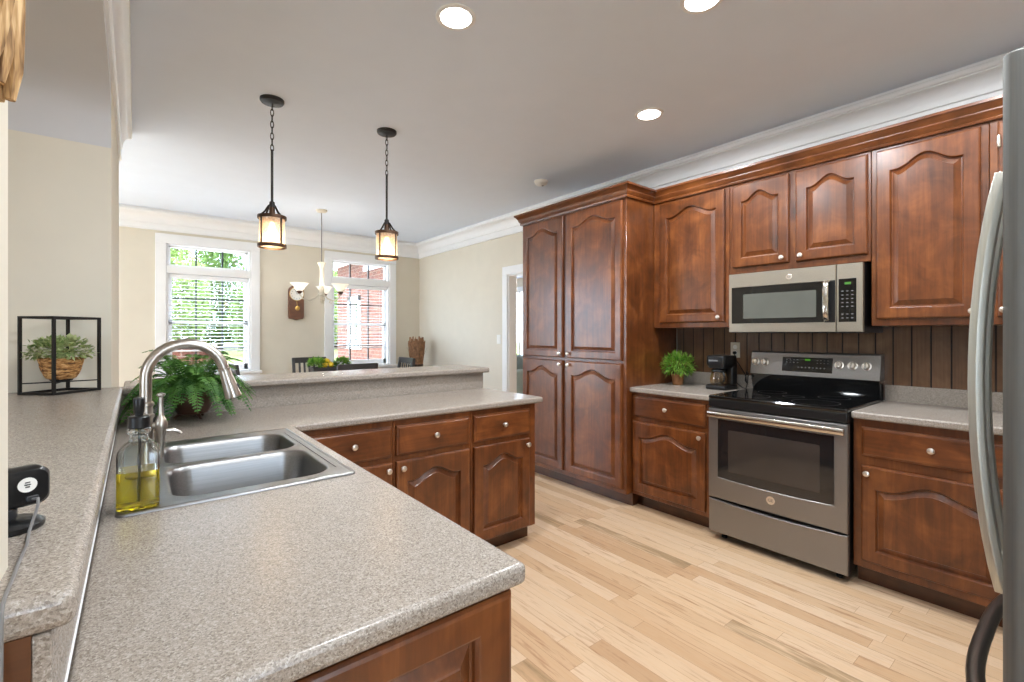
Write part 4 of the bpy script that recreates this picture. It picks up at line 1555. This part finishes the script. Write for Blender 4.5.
for wx_, wy_ in ((-0.105, 0.845), (-0.101, 0.80), (-0.1005, 0.766), (-0.100, 0.736), (-0.0985, 0.70), (-0.098, 0.676), (-0.0975, 0.655)):
    q = Matrix.Rotation(-0.42, 3, 'Z') @ Vector((wx_ + 0.130, wy_ - 0.884, 0))
    cpts.append(Vector((q.x, q.y, 0.0028)))
for wy_, z_ in ((0.640, 0.0028), (0.634, -0.003), (0.6325, -0.015), (0.632, -0.045), (0.625, -0.12)):
    q = Matrix.Rotation(-0.42, 3, 'Z') @ Vector((-0.0965 + 0.130, wy_ - 0.884, 0))
    cpts.append(Vector((q.x, q.y, z_)))
MB().tube(cpts, 0.0017, 6).build('cable', M['cable'], o)

o = thing('straw_bundle', 'tan straw rope bundle hanging on the jamb in the top corner', 'wall decoration', (-0.118, 0.620, 1.540))
m = MB()
for k in range(26):
    a = 2 * PI * k * 0.382
    r = 0.031 * math.sqrt((k + 0.5) / 26)
    P = []
    for j in range(13):
        t = j / 12
        tw = a + t * 1.1 + 0.15 * math.sin(6 * t + k)
        rr = r * (0.55 + 0.6 * math.sin(PI * min(1, 0.30 + t * 0.7)))
        P.append((rr * math.cos(tw), rr * math.sin(tw) * 0.85, 0.002 + 0.33 * t + 0.006 * math.sin(k * 5)))
    m.tube(P, [0.004] + [0.0078] * 11 + [0.006], 6)
m.build('strands', M['straw'], o)
MB().tube([(0, 0.0, 0.32), (0, 0.006, 0.37), (0, 0.026, 0.40), (0, 0.0435, 0.405)], 0.003, 6).build('hanger', M['iron'], o)


# ------------------------------------------------------------------ ceiling fixtures
def recessed(x, y, label):
    o = thing('recessed_light', label, 'ceiling light', (x, y, CZ), 0, 'recessed ceiling lights')
    MB().lathe([(0.090, 0.0), (0.090, -0.004), (0.084, -0.007), (0.070, -0.006), (0.068, -0.001)], n=36, cap0=False, cap1=False).build('trim_ring', M['trim'], o)
    MB().lathe([(0.068, -0.0015), (0.068, -0.007), (0.05, -0.0095), (0.0, -0.0105)], n=30).build('lens', M['lens'], o)
    ld = bpy.data.lights.new('ceiling_lamp', 'AREA')
    ld.shape = 'DISK'
    ld.size = 0.14
    ld.energy = CEIL_POWER
    ld.color = (0.90, 0.95, 1.0)
    lo = bpy.data.objects.new('ceiling_lamp', ld)
    COL.objects.link(lo)
    lo.parent = o
    lo.location = (0, 0, -0.014)
    return o


recessed(1.132, 1.824, 'round recessed ceiling light above the sink counter')
recessed(2.616, 1.847, 'round recessed ceiling light in front of the pantry')
recessed(1.893, 1.07, 'round recessed ceiling light at the top edge of the photo')
recessed(2.62, 0.30, 'round recessed ceiling light in front of the refrigerator')
recessed(0.75, 0.25, 'round recessed ceiling light above the camera position')
recessed(0.8, -1.3, 'round recessed ceiling light far behind the sink counter')

o = thing('smoke_detector', 'white smoke detector on the ceiling in front of the pantry crown', 'smoke detector', (2.976, 3.293, CZ))
MB().lathe([(0.066, 0.0), (0.066, -0.010), (0.060, -0.012), (0.058, -0.030), (0.046, -0.038), (0.0, -0.040)], n=28).build('body', M['white'], o)
MB().lathe([(0.010, -0.039), (0.010, -0.043), (0.0, -0.044)], (0.02, 0, 0), n=12).build('test_button', M['lgrey'], o)


def pendant(x, y, label):
    o = thing('pendant_light', label, 'pendant light', (x, y, CZ), 0, 'pendants above the bar')
    MB().lathe([(0.068, 0.0), (0.068, -0.012), (0.062, -0.020), (0.03, -0.023), (0.012, -0.026)], n=30).build('canopy', M['iron'], o)
    z = -0.024
    m = MB()
    k = 0
    while z > -0.285:
        R = []
        for j in range(10):
            t = 2 * PI * j / 10
            a, b = 0.009 * math.cos(t), 0.023 * math.sin(t)
            R.append((a, 0, z - 0.02 + b) if k % 2 else (0, a, z - 0.02 + b))
        m.tube(R, 0.0026, 6, closed=True)
        z -= 0.036
        k += 1
    m.build('chain', M['iron'], o)
    MB().tube([(0, 0, z + 0.006), (0, 0, -0.655)], 0.0075, 10).build('rod', M['iron'], o)
    c = thing('cage', '', '', (0, 0, 0))
    del c['label']
    del c['category']
    bpy.data.objects.remove(c)
    m = MB()
    for s in range(4):
        a = s * PI / 2 + 0.5
        ca, sa = math.cos(a), math.sin(a)
        m.tube([(0.004 * ca, 0.004 * sa, -0.64), (0.026 * ca, 0.026 * sa, -0.655), (0.05 * ca, 0.05 * sa, -0.692), (0.070 * ca, 0.070 * sa, -0.712), (0.074 * ca, 0.074 * sa, -0.730)], 0.0055, 7)
        m.bar((0.076 * ca, 0.076 * sa, -0.725), (0.076 * ca, 0.076 * sa, -0.90), 0.010, 0.004, (ca, sa, 0))
    m.lathe([(0.014, -0.625), (0.016, -0.632), (0.016, -0.66), (0.010, -0.668)], n=14)
    m.build('cage_arms', M['iron'], o)
    for zz in (-0.722, -0.895):
        MB().lathe([(0.0725, zz - 0.010), (0.0805, zz - 0.010), (0.0815, zz), (0.0805, zz + 0.010), (0.0725, zz + 0.010)], n=32, cap0=False, cap1=False).build('ring', M['bronze'], o)
    MB().lathe([(0.0705, -0.896), (0.0705, -0.722)], n=32, cap0=False, cap1=False).build('glass_shade', M['seeded'], o, recalc=False)
    MB().lathe([(0.016, -0.66), (0.018, -0.70), (0.018, -0.745), (0.012, -0.75)], n=14).build('socket', M['bronze'], o)
    MB().lathe([(0.012, -0.750), (0.015, -0.765), (0.026, -0.80), (0.028, -0.82), (0.022, -0.842), (0.0, -0.850)], n=18).build('bulb', M['bulb'], o)
    ld = bpy.data.lights.new('pendant_lamp', 'POINT')
    ld.energy = 1.6
    ld.color = (1.0, 0.70, 0.42)
    ld.shadow_soft_size = 0.03
    lo = bpy.data.objects.new('pendant_lamp', ld)
    COL.objects.link(lo)
    lo.parent = o
    lo.location = (0, 0, -0.872)
    return o


pendant(0.654, 3.172, 'lantern pendant above the bar, nearer the faucet')
pendant(1.39, 3.162, 'lantern pendant above the bar, nearer the pantry')

# chandelier
o = thing('chandelier', 'ivory three-arm chandelier with upturned glass shades over the dining table', 'chandelier', (1.69, 5.66, CZ))
MB().lathe([(0.062, 0), (0.062, -0.010), (0.05, -0.024), (0.012, -0.030)], n=26).build('canopy', M['cream'], o)
MB().tube([(0, 0, -0.028), (0, 0, -0.63)], 0.005, 8).build('rod', M['lgrey'], o)
MB().lathe([(0.010, -0.60), (0.048, -0.612), (0.044, -0.62), (0.022, -0.67), (0.017, -0.72), (0.022, -0.83), (0.030, -0.92), (0.026, -0.95), (0.036, -0.965), (0.036, -0.985), (0.018, -1.00),
            (0.024, -1.02), (0.014, -1.045), (0.02, -1.06), (0.006, -1.085)], n=20).build('stem', M['cream'], o)
for k, a in enumerate((math.radians(186.4), math.radians(-53.6), math.radians(66.4))):
    ca, sa = math.cos(a), math.sin(a)
    r = 0.25
    arm = MB().tube([(0.025 * ca, 0.025 * sa, -0.975), (0.08 * ca, 0.08 * sa, -1.03), (0.15 * ca, 0.15 * sa, -1.055), (0.215 * ca, 0.215 * sa, -1.035), (r * ca, r * sa, -0.985), (r * ca, r * sa, -0.96)],
                    0.0085, 8).build('arm', M['cream'], o)
    MB().tube([(0.12 * ca, 0.12 * sa, -1.048), (0.10 * ca, 0.10 * sa, -1.075), (0.13 * ca, 0.13 * sa, -1.085), (0.145 * ca, 0.145 * sa, -1.062)], 0.005, 6).build('scroll', M['cream'], arm)
    MB().lathe([(0.012, -0.985), (0.03, -0.965), (0.034, -0.955), (0.012, -0.95)], (r * ca, r * sa, 0), n=16).build('cup', M['bronze'], arm)
    ld = bpy.data.lights.new('chandelier_lamp', 'POINT')
    ld.energy = 3
    ld.color = (1.0, 0.93, 0.84)
    ld.shadow_soft_size = 0.03
    lo = bpy.data.objects.new('chandelier_lamp', ld)
    COL.objects.link(lo)
    lo.parent = arm
    lo.location = (r * ca, r * sa, -0.84)
    MB().lathe([(0.030, -0.952), (0.045, -0.935), (0.060, -0.905), (0.095, -0.868), (0.100, -0.866), (0.096, -0.864), (0.058, -0.900), (0.042, -0.930), (0.028, -0.946)], (r * ca, r * sa, 0), n=26,
               cap0=False, cap1=False).build('glass_shade', M['frost'], arm)

# ------------------------------------------------------------------ dining corner
o = thing('wall_clock', 'walnut wall clock with round white dial between the windows', 'clock', (1.71, BW, 1.735), 0)
m = MB()
P = []
for k in range(25):
    t = PI * k / 24
    P.append((0.098 * math.cos(t), 0.155 + 0.085 * math.sin(t)))
lo_ = [(-0.098, -0.19), (-0.085, -0.215), (-0.04, -0.222), (0, -0.235), (0.04, -0.222), (0.085, -0.215), (0.098, -0.19)]
ring = P + lo_
m.rings([[(x * s, y, z * s) for x, z in ring] for y, s in ((-0.001, 1.0), (-0.045, 1.0), (-0.055, 0.96))])
cs = m.build('case', M['clock'], o)
dl = MB().lathe([(0.088, 0.0), (0.090, 0.008), (0.086, 0.010), (0.078, 0.006)], (0, -0.055, 0.12), (0, -1, 0), 32).build('dial', M['dial'], o)
MB().lathe([(0.093, 0), (0.095, 0.010), (0.089, 0.013), (0.086, 0.009)], (0, -0.055, 0.12), (0, -1, 0), 32, False, False).build('bezel', M['brass'], o)
m = MB()
for k in range(12):
    t = 2 * PI * k / 12
    m.bar((0.060 * math.sin(t), -0.0625, 0.12 + 0.060 * math.cos(t)), (0.072 * math.sin(t), -0.0625, 0.12 + 0.072 * math.cos(t)), 0.005, 0.001, (0, 1, 0))
m.build('hour_marks', M['blk'], dl)
MB().bar((0, -0.0645, 0.115), (0.034, -0.0645, 0.146), 0.005, 0.001, (0, 1, 0)).build('hour_hand', M['blk'], dl)
MB().bar((0.003, -0.0665, 0.114), (-0.022, -0.0665, 0.175), 0.004, 0.001, (0, 1, 0)).build('minute_hand', M['blk'], dl)
MB().lathe([(0.030, 0), (0.031, 0.004), (0.0, 0.008)], (0.01, -0.056, -0.075), (0, -1, 0), 20).build('pendulum_bob', M['brass'], o)
MB().bar((0.0, -0.058, 0.02), (0.01, -0.058, -0.06), 0.005, 0.002, (0, 1, 0)).build('pendulum_rod', M['brass'], o)

o = thing('dining_table', 'dark dining table under the chandelier', 'table', (1.79, 5.68, 0))
box('tabletop', M['table'], -0.70, 0.70, -0.50, 0.50, 0.715, 0.75, o, 0.008)
box('apron', M['table'], -0.62, 0.62, -0.42, 0.42, 0.63, 0.714, o)
for sx in (-1, 1):
    for sy in (-1, 1):
        MB().lathe([(0.022, 0), (0.035, 0.1), (0.04, 0.4), (0.032, 0.45), (0.04, 0.5), (0.04, 0.64)], (sx * 0.58, sy * 0.38, 0), n=14).build('leg', M['table'], o)


def chair(x, y, rz, label):
    o = thing('dining_chair', label, 'chair', (x, y, 0), rz, 'dining chairs round the table')
    box('seat', M['chair'], -0.21, 0.21, -0.20, 0.20, 0.43, 0.462, o, 0.01)
    for sx in (-1, 1):
        MB().bar((sx * 0.18, 0.17, 0), (sx * 0.18, 0.17, 0.43), 0.036, 0.036, (0, 1, 0)).build('leg', M['chair'], o)
        m = MB()
        m.rings([[(sx * 0.195 + a, yy + b, z) for a, b in ((-.017, -.017), (.017, -.017), (.017, .017), (-.017, .017))] for yy, z in ((-0.21, 0), (-0.19, 0.45), (-0.235, 0.80), (-0.265, 1.0))])
        m.build('back_post', M['chair'], o)
    m = MB()
    R = []
    for k in range(9):
        u = -1 + 2 * k / 8
        xx = 0.21 * u
        yy = -0.258 - 0.018 * (1 - u * u)
        R.append([(xx, yy - 0.010, 0.935), (xx, yy + 0.010, 0.935), (xx, yy + 0.006, 1.005), (xx, yy - 0.012, 1.005)])
    m.rings(R).build('top_rail', M['chair'], o)
    box('lower_rail', M['chair'], -0.18, 0.18, -0.222, -0.202, 0.58, 0.62, o)
    for k in range(5):
        xx = -0.12 + 0.06 * k
        MB().bar((xx, -0.213, 0.615), (xx, -0.268, 0.94), 0.024, 0.010, (0, 1, 0)).build('back_slat', M['chair'], o)
    return o


chair(1.81, 5.10, 0, 'dark dining chair with its back to the kitchen, in front of the planter box')
chair(1.79, 6.26, PI, 'dark dining chair on the window side of the table, beside the green foliage')
chair(2.50, 5.66, PI / 2, 'dark slat-back dining chair at the table end near the corner')
chair(1.06, 5.64, -PI / 2, 'dark dining chair at the table end below the first window')

o = thing('planter_box', 'long dark planter box of greenery on the dining table', 'planter', (1.80, 5.70, 0.7505))
m = MB()
m.rings([[(sx * a, sy * b, z) for sx, sy in ((-1, -1), (1, -1), (1, 1), (-1, 1))] for a, b, z in ((0.165, 0.055, 0), (0.215, 0.085, 0.165), (0.215, 0.085, 0.175), (0.205, 0.075, 0.175), (0.20, 0.07, 0.15))])
m.build('box', M['chair'], o)
m = MB()
leaf_ball(m, (-0.15, 0, 0.21), 0.10, 0.09, 0.06, 320, 0.05, 0.022, None, -0.2)
leaf_ball(m, (0.14, 0, 0.21), 0.09, 0.08, 0.06, 280, 0.05, 0.022, None, -0.2)
leaf_ball(m, (0, 0.02, 0.18), 0.12, 0.07, 0.03, 120, 0.04, 0.02, None, -0.1)
stems(m, (-0.1, 0, 0.15), (-0.12, 0, 0.2), 0.08, 0.06, 0.05, 10)
m.build('greenery', M['bunch'], o, recalc=False, smooth=False)
for k, (dx, dy, dz, lb) in enumerate(((-0.075, -0.045, 0.20, 'yellow lemon in the planter box, nearest the left greenery'), (-0.01, -0.055, 0.205, 'yellow lemon in the planter box, second from the left greenery'),
                                      (-0.04, 0.0, 0.245, 'yellow lemon in the planter box, topmost of the three'))):
    l_ = tag(MB().lathe([(0.003, -0.042), (0.010, -0.037), (0.026, -0.022), (0.032, 0.0), (0.026, 0.022), (0.010, 0.037), (0.004, 0.042)], (0, 0, 0), (1, 0.3, 0.2), 16).build(
        'lemon', M['lemon'], None, loc=(1.80 + dx, 5.70 + dy, 0.7505 + dz)), lb, 'lemon', 'lemons in the planter box')
    l_.rotation_euler = (0, 0, k * 1.3)

o = thing('bark_vase', 'dark floor vase of dried bark strips in the dining corner', 'vase', (3.30, 6.42, 0))
MB().lathe([(0.10, 0), (0.115, 0.02), (0.13, 0.3), (0.12, 0.55), (0.085, 0.80), (0.095, 0.86), (0.088, 0.86), (0.078, 0.80), (0.0, 0.78)], n=24).build('vase', M['vase'], o)
m = MB()
for k in range(64):
    a = 2 * PI * k * 0.382
    r0 = 0.066 * math.sqrt((k + .5) / 64)
    r1 = r0 + random.uniform(0.03, 0.085) * (r0 / 0.066)
    h = random.uniform(0.36, 0.49)
    p0 = Vector((r0 * math.cos(a), r0 * math.sin(a), 0.79))
    p1 = Vector((r1 * math.cos(a), r1 * math.sin(a), 0.79 + h))
    pm = (p0 + p1) / 2 + Vector((random.gauss(0, .012), random.gauss(0, .012), 0))
    m.tube([p0, pm, p1], [random.uniform(.006, .014), random.uniform(.008, .018), random.uniform(.004, .014)], 5)
m.build('bark_strips', M['barkstrip'], o, smooth=False)
m = MB()
for k in range(10):
    a = 2 * PI * k / 10 + 0.2
    p0 = Vector((0.04 * math.cos(a), 0.04 * math.sin(a), 0.79))
    p1 = Vector((0.15 * math.cos(a), 0.15 * math.sin(a), 1.10 + random.uniform(0, .1)))
    m.tube([p0, (p0 + p1) / 2 + Vector((0, 0, 0.03)), p1], [0.003, 0.0025, 0.001], 5)
m.build('twigs', M['bark'], o)

# ------------------------------------------------------------------ outside
struct(box('ground_lawn', M['lawn'], -40, 50, 27.0, 80, -0.32, -0.20), 'lawn behind the house', 'lawn')
struct(box('path_patio', M['paving'], -40, 3.7, BW + 0.16, 27.0, -0.32, -0.18), 'pale concrete patio outside the dining windows', 'patio')
struct(box('ground_side', M['paving'], -40, LW - 0.16, -12, BW + 0.16, -0.34, -0.21), 'unseen pale paving beside the house', 'lawn')  # unseen ground made pale, not green, so bounced daylight stays neutral
struct(box('ground_front', M['paving'], LW - 0.16, 12, -12, NW - 0.16, -0.34, -0.2), 'paving behind the camera', 'paving')

# brick wing beyond the second window
wing = thing('brick_house_wing', 'red brick wing of the house with a white window and deep white eaves', 'building', (3.72, 7.05, 0))
L_ = 4.2
wy0, wy1, wz0_, wz1_ = 2.74, 3.45, 1.04, 2.12
xs = [0.0, wy0, wy1, L_]
m = MB()
for a, b, c, d in ((0, wy0, -0.3, 2.85), (wy1, L_, -0.3, 2.85), (wy0, wy1, -0.3, wz0_), (wy0, wy1, wz1_, 2.85)):
    m.box(0, 0.18, a, b, c, d)
m.build('brick_wall', M['brick'], wing, smooth=False)
box('end_wall', M['brick'], 0.18, 5.0, L_ - 0.2, L_, -0.3, 2.85, wing)
m = MB()
for a, b, c, d in ((wy0 - 0.0, wy0 + 0.1, wz0_, wz1_), (wy1 - 0.1, wy1, wz0_, wz1_), (wy0, wy1, wz1_ - 0.1, wz1_), (wy0 - 0.05, wy1 + 0.05, wz0_ - 0.06, wz0_ + 0.06), (wy0, wy1, 1.56, 1.60)):
    m.box(-0.03, 0.12, a, b, c, d)
wf = m.build('window_frame', M['trim'], wing)
m = MB()
k = wz0_ + 0.1
while k < wz1_ - 0.1:
    m.box(0.06, 0.075, wy0 + 0.1, wy1 - 0.1, k, k + 0.018)
    k += 0.07
m.build('inner_blind', M['blind'], wf)
box('dark_backing', M['fabric'], 0.13, 0.14, wy0 + 0.02, wy1 - 0.02, wz0_ + 0.02, wz1_ - 0.02, wf)  # dark sheet standing in for the unlit room behind
box('pane', M['glass'], 0.02, 0.025, wy0 + 0.08, wy1 - 0.08, wz0_ + 0.05, wz1_ - 0.05, wf)
box('eaves', M['trim'], -0.55, 5.0, -0.0, L_ + 0.4, 2.85, 2.93, wing)
m = MB()
m.rings([[(-0.62, y, 2.93), (5.0, y, 2.93), (5.0, y, 4.6)] for y in (0.0, L_ + 0.45)])
m.build('roof', M['table'], wing)
m = MB()
m.rings([[(x, 8.5 + t, z) for x, z in ((-1.4, -0.3), (0.98, -0.3), (0.98, 1.00), (-1.4, 1.75))] for t in (0, 0.2)])
bwl = thing('brick_garden_wall', 'low sloping brick wall with a white cap outside the first window', 'garden wall', (0, 0, 0))
m.build('brickwork', M['brick'], bwl, smooth=False)
m = MB()
m.rings([[(x, 8.46 + t, z) for x, z in ((-1.4, 1.75), (1.0, 0.995), (1.0, 1.05), (-1.4, 1.805))] for t in (0, 0.28)])
m.build('cap', M['trim'], bwl)


def tree(x, y, h, r, mat, label, n=9000):
    o = thing('tree', label, 'tree', (x, y, -0.25), 0, 'trees beyond the lawn')
    m = MB()
    m.tube([(0, 0, 0), (0.1, 0.06, h * 0.35), (-0.1, 0.1, h * 0.85)], [0.2, 0.15, 0.04], 9)
    for k in range(12):
        a = 2.4 * k
        z0 = h * (0.14 + 0.055 * k)
        m.tube([(0, 0, z0), (math.cos(a) * r * .45, math.sin(a) * r * .45, z0 + h * .09), (math.cos(a) * r * .8, math.sin(a) * r * .8, z0 + h * .16)], [0.07, 0.045, 0.012], 6)
    m.build('trunk', M['bark'], o)
    m = MB()
    sz = 0.8
    for k in range(n):
        cz = random.random() ** 1.15
        zz = h * (0.07 + 0.95 * cz)
        rad = r * (0.62 + 0.38 * math.sin(PI * min(1, cz * 1.1))) * (1 - 0.35 * cz) * math.sqrt(random.random())
        a = random.uniform(0, 2 * PI)
        p = (rad * math.cos(a), rad * math.sin(a), zz)
        d = Vector((random.gauss(0, 1), random.gauss(0, 1), random.gauss(0, .6)))
        m.leaf(p, d, (0, 0, 1), sz * random.uniform(.34, .62), sz * random.uniform(.22, .38), 0.2)
    m.build('leaves', mat, o, recalc=False, smooth=False)
    return o


TR = [(-6.0, 41, 15, 3.6, 'tree_a', 'pale green tree at the far side of the first window view'), (1.6, 43, 17, 3.7, 'tree_a', 'tall pale green tree straight beyond the first window'),
      (7.6, 37, 12, 3.2, 'tree_b', 'darker green tree nearest the lawn beyond the first window'), (12.5, 45, 17, 3.6, 'tree_a', 'pale green tree between the two window views'),
      (-2.2, 50, 19, 3.9, 'tree_b', 'tall darker tree behind the pale green ones'), (6.2, 52, 20, 4.0, 'tree_b', 'tallest darker tree at the back of the yard'),
      (18.5, 40, 15, 3.5, 'tree_a', 'pale green tree beside the brick wing'), (-11.0, 46, 16, 3.8, 'tree_b', 'dark green tree at the far edge of the yard'),
      (17.0, 52, 19, 4.0, 'tree_b', 'darker tree beyond the brick wing'), (-9.0, 55, 20, 4.0, 'tree_a', 'pale tree at the far back of the yard')]
for x, y, h, r, mt_, lb in TR:
    tree(x, y, h * (0.56 if mt_ == 'tree_a' else 0.5), r * 0.95, M[mt_], lb)
